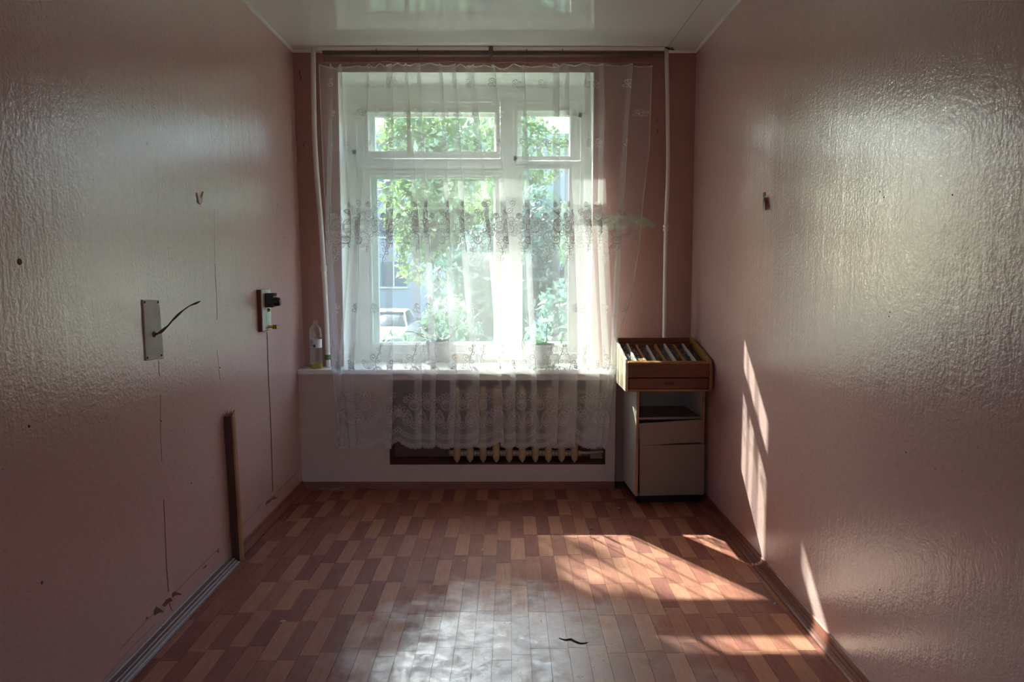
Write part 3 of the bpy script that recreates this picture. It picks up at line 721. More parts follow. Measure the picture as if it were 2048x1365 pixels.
cb_('divider_panel', .017, CW-.017, .02, CD-.01, .385, .398, M_CAB_SHADED)
cb_('drawer_front', .018, CW-.016, -.016, -.001, .394, .538, M_CAB_SHADED, .002, math.radians(-3.0))
cb_('door', .024, CW+.002, -.017, -.001, .062, .388, M_CAB_SHADED, .002, math.radians(-.7))
cb_('plinth', .03, CW-.03, .04, CD-.03, .0, CB, M_BLACK, .002)
for x in (.03, CW-.03): 
    mb = MB(); q = CR@Vector((x, .03, 0)); mb.lathe((q.x, q.y, 0), [(.010, 0), (.013, .004), (.015, .03), (.018, CB)], 14); mb.build('foot', M_BLACK, cab, smooth=True)

# ------------------------------------------------------------------ wooden display box
BX0, BX1, BF, BB, BZ = .712, 1.245, 4.385, 4.895, .742
bx = empty('display_box', (BX0, BF, BZ)); tag(bx, 'slanted wooden display box with open compartments standing on the white cabinet', 'box')
def side_prof(k=0):                                   # (y,z) outline of a side panel
    return [(BB-.01, BZ+.085), (BF+.055, BZ), (BF, BZ-.001), (BF-.004, BZ+.10), (BF, BZ+.145), (BF+.014, BZ+.178), (BF+.036, BZ+.198), (BB, BZ+.295)] if k else \
           [(BB, BZ), (BF, BZ), (BF-.004, BZ+.10), (BF, BZ+.145), (BF+.014, BZ+.178), (BF+.036, BZ+.198), (BB, BZ+.295)]
T = .016
sl_ = MB(); sl_.prism(side_prof(), lambda u, v, t: (t, u, v), BX0, BX0+T); tag(sl_.build('side_panel', M_WOODSIDE, bx, bevel=.003), 'worn pale side panel')
sl_ = MB(); sl_.prism(side_prof(), lambda u, v, t: (t, u, v), BX1-T-.006, BX1); sl_.build('side_panel', M_WOODY, bx, bevel=.003)
xa, xb = BX0+T, BX1-T-.006
sl_ = MB(); sl_.box(xa, xb, BF+.006, BF+.022, BZ+.088, BZ+.176); sl_.build('front_board', M_WOODRED, bx, bevel=.003)
dr = MB(); dr.box(xa+.004, xb-.004, BF+.004, BF+.02, BZ+.018, BZ+.084); dro = dr.build('drawer_front', M_WOODRED, bx, bevel=.003)
hx = (xa+xb)/2+.005
h = MB(); h.box(hx-.030, hx+.030, BF-.001, BF+.006, BZ+.044, BZ+.058); h.build('handle', M_BLACK, dro, bevel=.002)
sl_ = MB(); sl_.box(xa, xb, BF+.002, BF+.03, BZ+.002, BZ+.016); sl_.build('bottom_rail', M_WOODY, bx, bevel=.002)
sl_ = MB(); sl_.box(xa, xb, BF+.02, BB-.01, BZ+.001, BZ+.012); sl_.build('base_board', M_WOODRED, bx)
sl_ = MB(); sl_.box(xa, xb, BB-.014, BB, BZ, BZ+.288); sl_.build('back_board', M_WOODRED, bx, bevel=.003)
def slope(y): return BZ+.178+(y-BF-.02)*(.105/(BB-BF-.02))       # rim line
sl_ = MB(); sl_.prism([(BF+.004, BZ+.172), (BF+.028, BZ+.172), (BF+.036, BZ+.188), (BF+.020, BZ+.186), (BF+.008, BZ+.180)], lambda u, v, t: (t, u, v), xa, xb); sl_.build('front_rim', M_WOODY, bx, bevel=.002)
y0_, y1_ = BF+.036, BB-.075
sl_ = MB(); sl_.prism([(y0_-.01, slope(y0_)-.048), (BB-.015, slope(BB-.015)-.048), (BB-.015, slope(BB-.015)-.040), (y0_-.01, slope(y0_)-.040)], lambda u, v, t: (t, u, v), xa, xb); sl_.build('tray_base', M_WOODRED, bx)
sl_ = MB(); sl_.prism([(y1_, slope(y1_)-.042), (y1_+.012, slope(y1_)-.042), (y1_+.012, slope(y1_)-.016), (y1_, slope(y1_)-.018)], lambda u, v, t: (t, u, v), xa, xb); sl_.build('upper_ledge', M_WOODRED, bx, bevel=.001)
cw_ = (xb-xa)/4
for k in range(5):
    x = xa+cw_*k
    if 0 < k < 4:
        d = MB(); d.prism([(y0_, slope(y0_)-.042), (y1_, slope(y1_)-.042), (y1_, slope(y1_)-.014), (y0_, slope(y0_)-.012)], lambda u, v, t: (t, u, v), x-.007, x+.007); d.build('divider', M_WOODY, bx, bevel=.0015)
for k in range(4):
    x = xa+cw_*(k+.5); top_ = y1_-(.035 if k == 1 else 0)
    d = MB(); d.prism([(y0_, slope(y0_)-.042), (top_, slope(top_)-.042), (top_, slope(top_)-.010), (y0_, slope(y0_)-.010)], lambda u, v, t: (t, u, v), x-.006, x+.006)
    tag(d.build('divider', M_DIV, bx, bevel=.001), 'pale plastic divider')
    for sgn in (-1, 1):
        a0, a1 = (x+.008, x+cw_/2-.012) if sgn > 0 else (x-cw_/2+.012, x-.008)
        ms = MB(); nn = 9
        ms.grid([[(a0+(a1-a0)*i/4, y0_+.004+(top_-y0_-.01)*j/nn, slope(y0_+(top_-y0_)*j/nn)-.030+random.uniform(-.006, .006)) for i in range(5)] for j in range(nn+1)])
        ms.build('film_strip', M_FILM, bx)
wd = empty('wood_scrap', (0, 0, 0)); bpy.data.objects.remove(wd)
d = MB(); xs = xa+cw_-.020
d.box(-.016, .016, -.045, .045, -.006, .006, Matrix.Translation((xs, BF+.085, slope(BF+.085)-.014))@Matrix.Rotation(.25, 4, 'Z')@Matrix.Rotation(.2, 4, 'X'))
tag(d.build('wood_block', M_RAWWOOD, bevel=.002), 'small pale wooden block lying in the display box compartments', 'wood block')

# ------------------------------------------------------------------ bottle, pots, glass on the sill
bxp = Vector((pX(632, 4.89, SZ+.15), 4.89, SZ))
bt = empty('plastic_bottle', bxp); tag(bt, 'open clear plastic bottle with a little yellow liquid on the sill by the wall corner', 'bottle')
r = .042
bp = [(.004, .002), (r*.8, .0), (r*.97, .008), (r, .02), (r*.98, .05)]
for i in range(9): bp.append((r*(.985 if i % 2 else .95), .06+i*.008))
bp += [(r*.93, .14), (r*.93, .20), (r, .215), (r*1.02, .225), (r*.97, .232), (r, .242), (r*.95, .262), (r*.70, .285), (r*.42, .298), (.0145, .304), (.0145, .308), (.018, .310), (.018, .313), (.0145, .314), (.0145, .330)]
b = MB(); b.lathe(bxp, bp, 28); b.build('bottle_body', M_CLEAR, bt, smooth=True)
b = MB(); b.lathe(bxp, [(.001, .003), (r*.9, .003), (r*.96, .02), (r*.95, .032), (.001, .032)], 24); b.build('liquid', M_LIQ, bt, smooth=True)
b = MB(); b.lathe(bxp, [(r*.955, .142), (r*.955, .200)], 28); lb = b.build('label_band', M_LABEL, bt, smooth=True)
b = MB()
def onlab(a, z, k=.965): return (bxp.x+r*k*math.cos(a), bxp.y+r*k*math.sin(a), bxp.z+z)
for i in range(6):
    z = .192-i*.0075; a0, a1 = -2.45, -1.75-.12*random.random()
    b.grid([[onlab(a0+(a1-a0)*j/6, z+q) for j in range(7)] for q in (0, .003)])
b.grid([[onlab(-1.75+.35*j/3, .146+q, .968) for j in range(4)] for q in (0, .02)])
tag(b.build('label_print', M_BLUE, lb), 'dark blue printed lines')
def pot(cx, cy, r0, r1, h, name='flower_pot'):
    root = empty('potted_plant', (cx, cy, SZ))
    b = MB(); b.lathe((cx, cy, SZ), [(.001, .010), (r0-.004, .010), (r0, .012), (r1*.97, h-.02), (r1, h-.02), (r1+.004, h-.018), (r1+.004, h), (r1-.002, h), (r1-.005, h-.015), (.001, h-.018)], 28); b.build('pot', M_POT, root, smooth=True)
    b = MB(); b.lathe((cx, cy, SZ), [(.001, h-.014), (r1-.006, h-.014)], 20); b.build('soil', M_SOIL, root)
    b = MB(); b.lathe((cx, cy, SZ), [(.001, .0), (r0+.012, .0), (r0+.028, .018), (r0+.024, .019), (r0+.010, .006), (.001, .006)], 28); b.build('saucer', M_SAUCER, root, smooth=True)
    return root
def blade(mb, base, d, L, wd, droop, n=6):
    d = Vector(d).normalized(); side = d.cross(Vector((0, 0, 1))).normalized(); p = Vector(base); A, B_ = [], []
    for i in range(n+1):
        q = i/n; ww = wd*math.sin(PI*min(1, .12+q*.88))**.8; A.append(p-side*ww); B_.append(p+side*ww)
        p = p+d*(L/n); d = (d+Vector((0, 0, -droop/n))).normalized()
    mb.grid([A, B_])
M_PL1 = leafm('plant_leaf_teal', (.03, .14, .09), (.08, .26, .15), 30); M_PL2 = leafm('plant_leaf_green', (.10, .32, .10), (.25, .55, .18), 30)
p1 = pot(pX(880, 5.13, .9), 5.13, .072, .098, .165); tag(p1, 'grey pot with stubby round leaved succulent on the sill left of the mullion', 'potted plant')
fx, fy = p1.location.x, p1.location.y; rr2 = random.Random(3)
lf = MB()
for i in range(34):
    a = rr2.uniform(0, 6.28); rad_ = rr2.uniform(0, .085); bb_ = (fx+rad_*math.cos(a), fy+rad_*math.sin(a), SZ+.155)
    blade(lf, bb_, (math.cos(a)*.8, math.sin(a)*.8, rr2.uniform(.5, 1.4)), rr2.uniform(.03, .06), rr2.uniform(.010, .018), .8)
lf.build('leaves', M_PL1, p1)['kind'] = 'stuff'
for pts in (((852, 672), (838, 668), (822, 664), (808, 664)), ((905, 668), (912, 660), (915, 652)), ((856, 676), (846, 674), (832, 668))): st = MB(); st.tube(dense([atY(x, y, 5.10) for x, y in pts], 4), .0025, 6); st.build('stem', M_BARK, p1)
p2 = pot(pX(1084, 4.99, .9), 4.99, .066, .083, .155); tag(p2, 'grey pot with drooping leafy plant on the sill right of the mullion', 'potted plant')
fx, fy = p2.location.x, p2.location.y
lf = MB()
for i in range(40):
    a = rr2.uniform(0, 6.28); rad_ = rr2.uniform(0, .06); bb_ = (fx+rad_*math.cos(a), fy+rad_*math.sin(a), SZ+.145)
    blade(lf, bb_, (math.cos(a), math.sin(a), rr2.uniform(.6, 2.2)), rr2.uniform(.05, .10), rr2.uniform(.008, .015), rr2.uniform(1., 2.4))
for pts in (((1066, 676), (1056, 662), (1050, 668), (1045, 680), (1044, 690)), ((1092, 672), (1096, 645), (1104, 646), (1108, 662)), ((1100, 674), (1112, 668), (1122, 676))):
    P_ = [atY(x, y, 4.97) for x, y in pts]; st = MB(); st.tube(dense(P_, 4), .002, 6); st.build('stem', M_BARK, p2)
    for q in P_[2:]:
        for _ in range(2): blade(lf, q, (rr2.uniform(-1, 1), rr2.uniform(-.4, .4), -.8), .05, .010, 1.)
lf.build('leaves', M_PL2, p2)['kind'] = 'stuff'
gx = pX(1159, 4.97, .9)
gl = MB(); gl.lathe((gx, 4.97, SZ), [(.001, .004), (.017, .004), (.0215, .082), (.0235, .082), (.0205, .0), (.001, .0)], 24); tag(gl.build('drinking_glass', M_CLEARG, smooth=True), 'small clear glass standing on the sill right of the plant pots', 'glass')
for px, Y, lab in ((868, 5.02, 'small white shell lying on the sill in front of the succulent pot'),):
    x = pX(px, Y, .83); s_ = MB(); s_.lathe((x, Y, SZ), [(.001, .013), (.010, .011), (.018, .005), (.020, .0), (.001, .0)], 12, Matrix.Diagonal((1.3, .8, 1, 1))); tag(s_.build('shell', M_SAUCER, smooth=True), lab, 'shell')
s_ = MB(); s_.lathe((pX(908, 5.21, .86), 5.215, SZ), [(.001, .0), (.022, .0), (.030, .055), (.026, .055), (.019, .006), (.001, .006)], 16); tag(s_.build('clay_cup', M_TERRA, smooth=True), 'little orange clay cup half hidden behind the succulent pot', 'cup')

# ------------------------------------------------------------------ left wall: plate, wire, socket board, cracks, stick
p = [onL(283, 600), onL(316, 601), onL(325, 717), onL(290, 722)]
plate = empty('cover_plate', p[0]); tag(plate, 'grey screwed cover plate on the left wall with a rusty twisted wire', 'cover plate')
b = MB(); q = [v+Vector((.006, 0, 0)) for v in p]; b.add(p+q, [(0, 1, 2, 3), (7, 6, 5, 4), (0, 4, 5, 1), (1, 5, 6, 2), (2, 6, 7, 3), (3, 7, 4, 0)]); b.build('plate', M_PLATE, plate, bevel=.0015)
for x, y in ((286, 605), (313, 605), (292, 716), (320, 711)):
    v = onL(x, y)+Vector((.006, 0, 0)); b = MB(); b.lathe(v, [(.005, 0), (.0045, .002), (.001, .003)], 10, Matrix.Rotation(PI/2, 4, 'Y')); b.build('screw', M_NAIL, plate)
w0_ = onL(305, 669)+Vector((.006, 0, 0)); Yw = w0_.y
pts = [w0_, atY(312, 669, Yw), atY(322, 664, Yw+.01), atY(336, 652, Yw+.02), atY(346, 640, Yw+.02), atY(362, 625, Yw+.02), atY(378, 613, Yw+.02), atY(392, 607, Yw+.03), atY(401, 603, Yw+.03)]
D_ = dense(pts, 6); b = MB(); A, B_ = [], []
for i, c in enumerate(D_):
    a = i*.22; ww = .0075*(1-.65*i/len(D_))+.0012; n_ = Vector((0, math.sin(a), math.cos(a)))*ww; A.append(c+n_); B_.append(c-n_)
b.grid([A, B_]); b.tube(D_, [.0045-.0028*i/len(D_) for i in range(len(D_))], 7); b.build('twisted_wire', M_RUST, plate)
b = MB(); b.lathe(w0_, [(.014, -.001), (.011, .004), (.002, .006)], 9, Matrix.Rotation(PI/2, 4, 'Y')); b.build('rust_stain', M_RUST, plate)
# socket board
xw = XL(1.25); YB0 = onL(515, 620).y; YB1 = YB0+.155; dY = YB0-4.115; ZB0, ZB1 = onL(515, 665).z, onL(515, 580).z
sb = empty('socket_board', (xw, YB0, ZB0)); tag(sb, 'small wooden board on the left wall carrying a black plug and brass fitting', 'socket board')
b = MB(); b.box(xw-.003, xw+.020, YB0, YB1, ZB0, ZB1); b.build('board', M_WOODRED, sb, bevel=.002)
b = MB(); b.box(xw+.020, xw+.026, YB0+.003, YB1, ZB0+.003, ZB1); b.build('face_plate', M_SOCKW, sb, bevel=.002)
b = MB(); b.box(xw+.026, xw+.075, 4.16+dY, 4.225+dY, ZB1-.102, ZB1-.020); pg = b.build('plug', M_BLACK, sb, bevel=.004)
b = MB(); b.lathe((xw+.075, 4.19+dY, ZB1-.070), [(.026, 0), (.025, .026), (.019, .033), (.001, .035)], 16, Matrix.Rotation(PI/2, 4, 'Y')); b.build('knob', M_BLACK, pg, smooth=True)
b = MB(); b.box(xw+.075, xw+.092, 4.175+dY, 4.205+dY, ZB1-.037, ZB1-.022); b.build('switch', M_GREYP, pg, bevel=.002)
b = MB(); b.lathe((xw+.026, 4.215+dY, ZB0+.022), [(.009, 0), (.009, .024), (.014, .026), (.014, .031), (.010, .033), (.014, .035), (.014, .041), (.010, .043), (.014, .046), (.012, .052), (.001, .053)], 14, Matrix.Rotation(PI/2, 4, 'Y')); b.build('brass_fitting', M_BRASS, sb, smooth=True)
b = MB(); b.box(xw+.0262, xw+.0268, 4.18+dY, 4.24+dY, ZB0+.045, ZB0+.115); b.build('mint_mark', M_MINT, sb)
b = MB(); b.lathe((xw+.026, 4.215+dY, ZB0+.12), [(.012, 0), (.010, .008), (.003, .014)], 7, Matrix.Rotation(PI/2, 4, 'Y')); b.build('terminal', M_BRASS, sb)
def wallline(pts, r=.0016, side='L', off=.001, k=4):
    P_ = [(onL(x, y) if side == 'L' else onR(x, y)) for x, y in pts]
    P_ = [v+Vector((off if side == 'L' else -off, 0, 0)) for v in P_]; m_ = MB(); m_.tube(dense(P_, k), r, 5); return m_
tag(wallline([(533.5, 664), (536, 740), (541, 850), (544, 940), (545, 984)], .0018, off=.002).build('thin_cable', M_CRACK), 'thin brown cable running down the left wall below the socket board', 'cable')
for pts, r_ in (([(317, 722), (318, 745), (320, 752)], .0012), ([(321, 790), (321, 860), (323, 905), (324, 925)], .0009), ([(327, 1000), (330, 1060), (333, 1130), (337, 1185)], .0018), ([(337, 1200), (341, 1215), (345, 1222)], .0018),
                ([(430, 528), (431, 560), (433, 590), (434, 640)], .0012), ([(434, 700), (438, 740), (440, 760)], .0008), ([(429, 420), (429, 470), (430, 525)], .0007), ([(553, 380), (552, 480), (552, 560)], .0006),
                ([(240, 1300), (300, 1235), (330, 1205)], .0010), ([(345, 1190), (395, 1140), (440, 1095)], .0012), ([(470, 1065), (500, 1035), (522, 1010)], .0012), ([(553, 985), (575, 965), (598, 940)], .0014), ([(205, 1365), (260, 1300), (310, 1250)], .0008)):
    wallline(pts, r_, off=0).build('crack', M_CRACK, wall_left)
def chip(side, pts, m, name='chip', th_=.002, parent=None):
    P_ = [(onL(x, y) if side == 'L' else onR(x, y)) for x, y in pts]; s_ = 1 if side == 'L' else -1
    m_ = MB(); n_ = len(P_); q = [v+Vector((s_*th_, 0, 0)) for v in P_]; P_ = [v-Vector((s_*.001, 0, 0)) for v in P_]
    m_.add(P_+q, [tuple(range(n_)), tuple(range(2*n_-1, n_-1, -1))]+[(i, i+n_, (i+1) % n_+n_, (i+1) % n_) for i in range(n_)])
    return m_.build(name, m, parent)
for c_ in ([(308, 1222), (312, 1214), (325, 1222), (327, 1226), (318, 1226), (308, 1232)], [(325, 1212), (332, 1200), (340, 1196), (345, 1202), (337, 1206), (330, 1214)], [(344, 1188), (348, 1184), (362, 1188), (362, 1191), (350, 1191), (345, 1196)],
           [(530, 1010), (534, 1003), (541, 999), (543, 1002), (536, 1007)], [(541, 999), (547, 993), (556, 996), (548, 1000)], [(291, 1240), (294, 1234), (296, 1238)], [(405, 1138), (410, 1132), (414, 1130), (411, 1136)], [(434, 1105), (437, 1098), (438, 1106)]):
    chip('L', c_, M_CRACK, 'broken_plaster', .0015, wall_left)
chip('L', [(392, 386), (396, 388), (400, 398), (405, 383), (403, 402), (399, 409), (396, 406)], M_PEEL, 'peeled_paper', .006, wall_left)
for x, y, r_ in ((39, 524, .010), (84, 1166, .006), (58, 853, .005), (555, 411, .004), (568, 475, .004), (440, 736, .004), (322, 843, .003), (382, 967, .003)):
    v = onL(x, y); m_ = MB(); m_.lathe(v-Vector((.001, 0, 0)), [(r_, 0), (r_*.9, .003), (r_*.2, .004)], 10, Matrix.Rotation(PI/2, 4, 'Y')); m_.build('nail_hole', M_CRACK, wall_left)
# right wall flap and holes
chip('R', [(1526, 386), (1531, 384), (1532, 390), (1528, 398), (1526, 420)], M_NAIL, 'tear', .001, wall_right)
m_ = MB(); a0 = onR(1528, 396); a1 = onR(1535, 392); a2 = onR(1536, 419); a3 = onR(1529, 421)
m_.grid([[a0+Vector((-.002, 0, 0)), a1+Vector((-.018, 0, 0))], [a3+Vector((-.004, 0, 0)), a2+Vector((-.022, 0, 0))]]); m_.build('torn_flap', M_PEEL, wall_right)
for x, y in ((1427, 380), (1425, 388), (1659, 333), (1760, 384), (1768, 395), (1905, 390), (1780, 625), (1778, 633), (1812, 905), (1760, 1180)):
    v = onR(x, y); m_ = MB(); m_.lathe(v+Vector((.001, 0, 0)), [(.003, 0), (.0025, -.002), (.001, -.003)], 8, Matrix.Rotation(PI/2, 4, 'Y')); m_.build('nail_hole', M_CRACK, wall_right)
for x, y, Y in ((599, 145, 4.995), (601, 155, 4.995), (607, 290, 4.995), (1314, 240, 4.995), (1315, 262, 4.995)):
    v = atY(x, y, Y); m_ = MB(); m_.box(v.x-.003, v.x+.003, Y, Y+.01, v.z-.014, v.z+.014); m_.build('chip', M_CRACK, wall_back, bevel=.001)

# leaning broken batten
B0 = Vector((XL(0)+.006, 3.575, .0)); Tp = onL(446, 824)+Vector((.006, 0, 0))
bt_ = empty('broken_batten', B0); tag(bt_, 'dark broken wooden batten leaning upright against the left wall', 'batten')
ax = (Tp-B0).normalized(); wv = Vector((1, 0, 0)); wv = (wv-ax*wv.dot(ax)).normalized(); dv = ax.cross(wv)
def bat(u, v, h): return B0+wv*u+dv*v+ax*h
hgt = (Tp-B0).length
m_ = MB(); m_.add([bat(0-.004, 0, 0), bat(.034, 0, .0), bat(.034, .028, 0), bat(-.004, .028, 0), bat(-.004, 0, hgt-.03), bat(.034, 0, hgt-.02), bat(.034, .028, hgt-.01), bat(-.004, .028, hgt-.02)], [(0, 3, 2, 1), (4, 5, 6, 7), (0, 1, 5, 4), (2, 3, 7, 6), (3, 0, 4, 7)])
m_.build('batten_body', M_DARKWOOD, bt_)
m_ = MB(); m_.add([bat(.034, -.0, 0), bat(.044, .004, 0), bat(.044, .034, 0), bat(.034, .034, 0), bat(.034, 0, hgt-.02), bat(.040, .004, hgt-.015), bat(.040, .034, hgt), bat(.034, .034, hgt)], [(0, 3, 2, 1), (4, 5, 6, 7), (0, 1, 5, 4), (1, 2, 6, 5), (2, 3, 7, 6)]); tag(m_.build('split_face', M_RAWWOOD, bt_), 'pale split face')
m_ = MB()
for i in range(26):
    u, v = random.uniform(-.002, .036), random.uniform(.002, .030); hh = hgt-.03+random.uniform(.01, .045); d_ = random.uniform(-.004, .004)
    p_ = [bat(u-.003, v, hgt-.035), bat(u+.003, v, hgt-.035), bat(u+.002, v+.004, hgt-.035), bat(u+d_, v, hh)]; m_.add(p_, [(0, 1, 3), (1, 2, 3), (2, 0, 3)])
m_.build('splinters', M_RAWWOOD, bt_)['kind'] = 'stuff'

# ------------------------------------------------------------------ litter on the floor
fl = MB(); c0 = atZ(680, 977, .0); rr3 = random.Random(9)
for i in range(16):
    P_ = []; q = Vector((c0.x+rr3.uniform(-.12, .05), min(YA-.03, c0.y-.05+rr3.uniform(-.03, .02)), .004))
    for k in range(10): P_.append(q.copy()); q += Vector((rr3.uniform(-.015, .03), rr3.uniform(-.012, .010), rr3.uniform(-.007, .009))); q.z = max(.003, min(.05, q.z)); q.y = min(q.y, YA-.025)
    fl.tube(dense(P_, 3), .0010, 4)
tag(fl.build('lint_tangle', M_WOOL), 'tangle of pinkish thread and dust against the baseboard under the sill', 'lint', kind='stuff')
for i, (x, y, k, lab) in enumerate(((965, 1100, 'white', 'tiny pale paint flake in the middle of the floor'), (928, 1123, 'white', 'tiny pale paint flake left of the worn floor patch'), (1237, 1017, 'white', 'pale paint flake on the floor before the cabinet'),
                                    (1550, 1208, 'white', 'pale crumb on the floor near the right baseboard by the sunlit band'), (1183, 1060, 'dark', 'small dark crumb on the floor above the large sunlit patch'), (1492, 1113, 'white', 'light splinter at the foot of the right baseboard'), (523, 1132, 'dark', 'dark crumb on the floor right of the leaning batten'), (566, 1243, 'white', 'curled pale fibre on the floor left of the worn patch'))):
    q = atZ(x, y, 0); m_ = MB(); a = random.uniform(0, 3)
    m_.lathe(q, [(.001, .006), (.006, .004), (.009, 0)], 6, Matrix.Rotation(a, 4, 'Z')@Matrix.Diagonal((1.5, .7, .8, 1))); tag(m_.build('paint_flake' if k == 'white' else 'crumb', M_PAPER if k == 'white' else M_CRACK), lab, 'debris')
# torn spot in the floor
m_ = MB(); P_ = [atZ(x, y, .0006) for x, y in ((1118, 1277), (1130, 1281), (1142, 1280), (1150, 1284), (1162, 1288), (1176, 1286))]; m_.tube(dense(P_, 3), [.0045*math.sin(PI*(i+.5)/16)+.001 for i in range(16)], 5); m_.build('floor_tear', M_NAIL, floor)

# ================================================================== OUTSIDE
GZ = -1.3
M_ROAD = pbr('pale_asphalt', (.17, .17, .17), .8, .12, .6); M_GRASS = pbr('lawn', (.06, .11, .05), .9, .3, 3)
b = MB(); b.box(-60, 60, 5.6, 90, GZ-.3, GZ); struct(b.build('ground', M_GRASS))
b = MB(); b.box(-30, 30, 17.5, 34, GZ, GZ+.02); struct(b.build('road', M_ROAD))
b = MB(); b.box(-8, OL-.1, 5.47, 5.53, GZ, 7); b.box(OR_+.1, 8, 5.47, 5.53, GZ, 7); b.box(OL-.1, OR_+.1, 5.47, 5.53, GZ, SZ-.08); b.box(OL-.1, OR_+.1, 5.47, 5.53, OT+.06, 7)
struct(b.build('wall_outside', pbr('facade', (.6, .56, .5), .8)))

def leaves(name, blobs, n, size, m, parent, flat=.5, seed=1):
    g = np.random.default_rng(seed); wts = np.array([b_[3]*b_[4]*b_[5] for b_ in blobs]); wts = wts/wts.sum(); idx = g.choice(len(blobs), n, p=wts)
    B_ = np.array(blobs)[idx]; d = g.normal(size=(n, 3)); d /= np.linalg.norm(d, axis=1)[:, None]; rad_ = g.uniform(.45, 1., n)**.5
    c = B_[:, :3]+d*B_[:, 3:6]*rad_[:, None]
    a = g.normal(size=(n, 3)); a /= np.linalg.norm(a, axis=1)[:, None]; t = g.normal(size=(n, 3)); bb = np.cross(a, t); bb /= np.linalg.norm(bb, axis=1)[:, None]
    s_ = size*g.uniform(.6, 1.3, n)[:, None]; L = a*s_; W = bb*s_*flat
    v = np.stack([c-L, c+W*.8-L*.1, c+L, c-W*.8-L*.1], 1).reshape(-1, 3)
    q = parent.location; v = v-np.array([q.x, q.y, q.z])
    me = bpy.data.meshes.new(name); me.vertices.add(4*n); me.vertices.foreach_set('co', v.ravel()); me.loops.add(4*n); me.loops.foreach_set('vertex_index', np.arange(4*n, dtype=np.int32))
    me.polygons.add(n); me.polygons.foreach_set('loop_start', np.arange(0, 4*n, 4, dtype=np.int32)); me.update(calc_edges=True); me.validate(); me.materials.append(m)
    o = bpy.data.objects.new(name, me); COL.objects.link(o); o.parent = parent; o['kind'] = 'stuff'; return o
def plant(kind, x, y, h, r_, label, m, n, size, crown0=.25, seed=1, nb=9, trunk=.12, cat='tree', group=None, z=GZ):
    root = empty(kind, (x, y, z)); tag(root, label, cat, group); g = random.Random(seed); blobs = []
    for i in range(nb):
        q = (i+.5)/nb; zz = z+h*(crown0+(1-crown0)*q); k = math.sin(PI*min(.95, .2+.75*q))
        a = g.uniform(0, 6.28); rr = r_*k*g.uniform(.25, .6); br = r_*g.uniform(.38, .6); blobs.append((x+rr*math.cos(a), y+rr*math.sin(a), zz-br*.3, br, br, br*.8))
    m_ = MB(); m_.tube([(x, y, z), (x+.05*h*.1, y, z+h*.35), (x-.03*h*.1, y, z+h*.7)], [trunk, trunk*.7, trunk*.35], 8)
    for bl in blobs[::2]: m_.tube([(x, y, z+h*crown0*.9), ((x+bl[0])/2, (y+bl[1])/2, (z+h*crown0+bl[2])/2), bl[:3]], [trunk*.4, trunk*.25, trunk*.1], 6)
    m_.build('trunk' if cat == 'tree' else 'stem', M_BARK, root, smooth=True)
    leaves('foliage', blobs, n, size, m, root, seed=seed); return root
gs = 'trees and shrubs beyond the window'
plant('tree', 4.6, 15.2, 5.2, 2.4, 'dense teal green tree filling the right hand casement', M_LEAFT, 9000, .10, .1, 11, 14, group=gs)
plant('tree', 0.6, 18.5, 4.6, 2.0, 'bushy teal tree right behind the window mullion', M_LEAFT, 9000, .10, .05, 12, 14, group=gs)
plant('tree', -2.6, 24, 8.5, 2.6, 'tree with yellow green crown seen in the upper left pane', M_LEAFY, 7000, .16, .42, 13, 14, group=gs)
plant('tree', -7.5, 23, 8.6, 3.2, 'bright leafy tree at the left edge of the window view', M_LEAFY, 7000, .16, .36, 14, 14, group=gs)
plant('tree', 4.8, 22, 9.0, 3.5, 'tall mid green tree behind the right casement', M_LEAFM, 9000, .15, .25, 15, 16, group=gs)
plant('tree', -.3, 31, 9.5, 3.4, 'distant yellow green tree above the parked car', M_LEAFY, 7000, .2, .3, 16, 14, group=gs)
plant('shrub', -1.55, 9.3, 1.95, .75, 'young shrub with arching leaves below the left pane', M_LEAFM, 1500, .07, .1, 17, 8, .03, 'shrub', gs)
plant('shrub', .75, 8.8, 2.6, .9, 'full leafy shrub close outside the right casement', M_LEAFT, 3500, .07, .1, 18, 10, .03, 'shrub', gs)
plant('shrub', -1.0, 10.6, 2.3, .75, 'leafy shrub with yellowish sprays right of the parked car', M_LEAFM, 2600, .07, .1, 19, 9, .03, 'shrub', gs)
plant('shrub', -3.6, 12, 2.6, 1.2, 'low dark shrub at the far left of the lower pane', M_LEAFT, 3000, .08, .1, 20, 9, .03, 'shrub', gs)
plant('tree', -.35, 13.0, 3.5, 1.3, 'rounded teal bush tree in the right half of the lower left pane', M_LEAFT, 6000, .09, .05, 31, 12, group=gs)
plant('tree', 1.5, 11.4, 3.9, 1.5, 'nearest dense green tree framed by the right casement', M_LEAFM, 6000, .09, .05, 32, 12, .09, 'tree', gs)
# the tall tree whose crown shades most of the window
plant('tree', -9.25, 14.2, 15.5, 3.5, 'tall broad tree left of the window shading the room', M_LEAFM, 16000, .16, .42, 22, 18, .28, 'tree', gs)

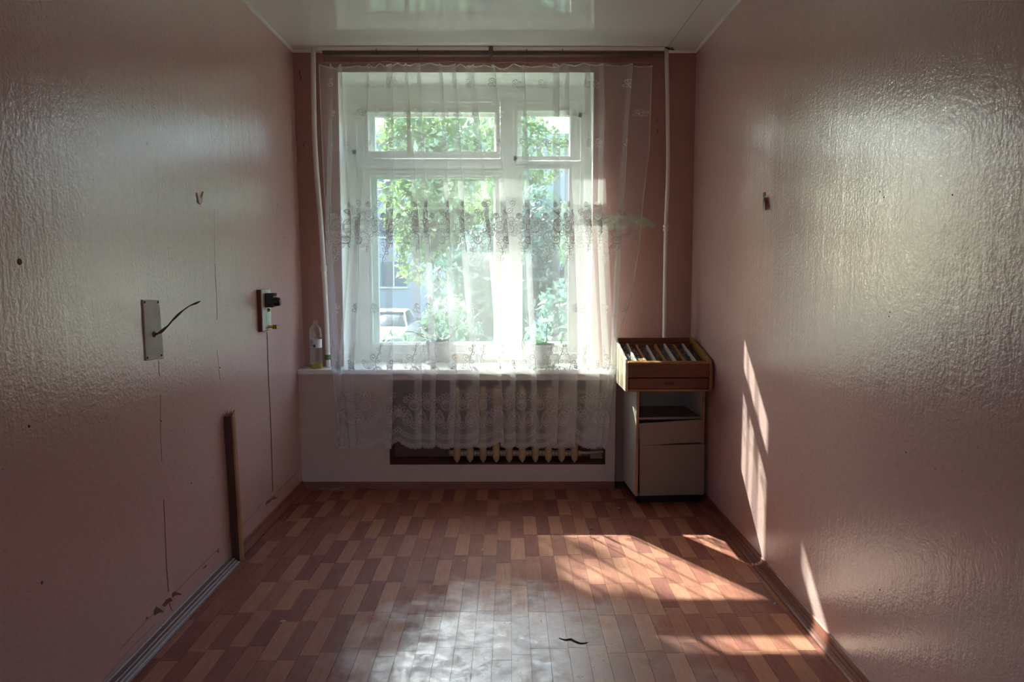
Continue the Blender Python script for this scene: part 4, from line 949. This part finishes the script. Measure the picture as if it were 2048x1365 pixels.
# car
cc = Vector((-4.15, 25, GZ+.02)); car = empty('car', cc); tag(car, 'white sedan parked outside, seen through the lower left pane', 'car')
M_CARW = pbr('car_white', (.80, .80, .80), .2, .02); M_CARG = pbr('car_glass', (.10, .11, .12), .08, .1); M_TYRE = pbr('tyre', (.02, .02, .02), .8)
def loft(secs, name, m, par):
    mb = MB(); V = []
    for y, hw, z0, z1, rnd in secs:
        V.append([(-hw, y, z0), (-hw*1.0, y, z0+(z1-z0)*.6), (-hw*rnd, y, z1), (0, y, z1+.02), (hw*rnd, y, z1), (hw, y, z0+(z1-z0)*.6), (hw, y, z0)])
    mb.grid([[(cc.x+a, cc.y+b_, cc.z+c_) for a, b_, c_ in row] for row in V]); mb.f.append(tuple(range(6, -1, -1))); n_ = 7*(len(V)-1); mb.f.append(tuple(range(n_, n_+7))); return mb.build(name, m, par, smooth=True)
body = loft([(-2.2, .72, .35, .62, .9), (-2.05, .82, .25, .74, .92), (-1.2, .87, .22, .90, .92), (-.7, .88, .22, .95, .93), (1.2, .88, .22, .97, .93), (1.9, .86, .24, .94, .9), (2.2, .78, .35, .80, .9)], 'body', M_CARW, car)
loft([(-.85, .76, .93, .95, .9), (-.25, .70, .93, 1.40, .78), (.6, .70, .93, 1.44, .78), (1.1, .70, .93, 1.36, .78), (1.6, .76, .93, .96, .9)], 'cabin', M_CARG, car)
loft([(-.28, .58, 1.395, 1.425, .9), (.6, .58, 1.43, 1.47, .9), (1.1, .58, 1.36, 1.39, .9)], 'roof', M_CARW, car)
for x in (-.62, .62): m_ = MB(); m_.tube([cc+Vector((x*1.2, -.87, .94)), cc+Vector((x*.93, -.26, 1.41)), cc+Vector((x*.93, .6, 1.45)), cc+Vector((x*.93, 1.1, 1.38)), cc+Vector((x*1.18, 1.6, .96))], .035, 6); m_.build('pillar', M_CARW, car)
for x in (-.60, .60): m_ = MB(); m_.box(cc.x+x-.16, cc.x+x+.16, cc.y-2.22, cc.y-2.1, cc.z+.56, cc.z+.68); m_.build('headlamp', M_GREYP, body, bevel=.02)
m_ = MB(); m_.box(cc.x-.42, cc.x+.42, cc.y-2.22, cc.y-2.12, cc.z+.50, cc.z+.64); m_.build('grille', M_BLACK, body, bevel=.01)
m_ = MB(); m_.box(cc.x-.80, cc.x+.80, cc.y-2.28, cc.y-2.1, cc.z+.28, cc.z+.44); m_.build('bumper', M_GREYP, body, bevel=.03)
for x in (-.80, .80):
    for y in (-1.4, 1.35): m_ = MB(); m_.lathe(cc+Vector((x, y, .31)), [(.001, -.1), (.24, -.1), (.31, -.08), (.31, .08), (.24, .1), (.001, .1)], 20, Matrix.Rotation(PI/2, 4, 'Y')); m_.build('wheel', M_TYRE, car, smooth=True)
# pale building
bd = empty('apartment_building', (-4, 44, GZ)); tag(bd, 'pale plastered building far behind the trees', 'building')
M_BLD = pbr('pale_plaster', (.36, .36, .36), .8, .06, .4); M_BWIN = pbr('far_window', (.12, .14, .16), .15)
m_ = MB(); m_.box(-22, 16, 44, 54, GZ, 9.2); m_.build('wall', M_BLD, bd)
m_ = MB(); m_.box(-22.5, 16.5, 43.5, 54.5, 9.2, 9.6); m_.build('roof', M_GREYP, bd)
for i in range(9):
    for z in (.6, 3.6, 6.6):
        m_ = MB(); x = -20+i*4.1; m_.box(x, x+1.5, 43.95, 44.05, z, z+1.5); wo_ = m_.build('window', M_BWIN, bd)
        m_ = MB(); m_.box(x-.08, x+1.58, 43.90, 43.96, z-.1, z); m_.box(x+.72, x+.78, 43.92, 43.97, z, z+1.5); m_.build('window_frame', M_WHITE, wo_)
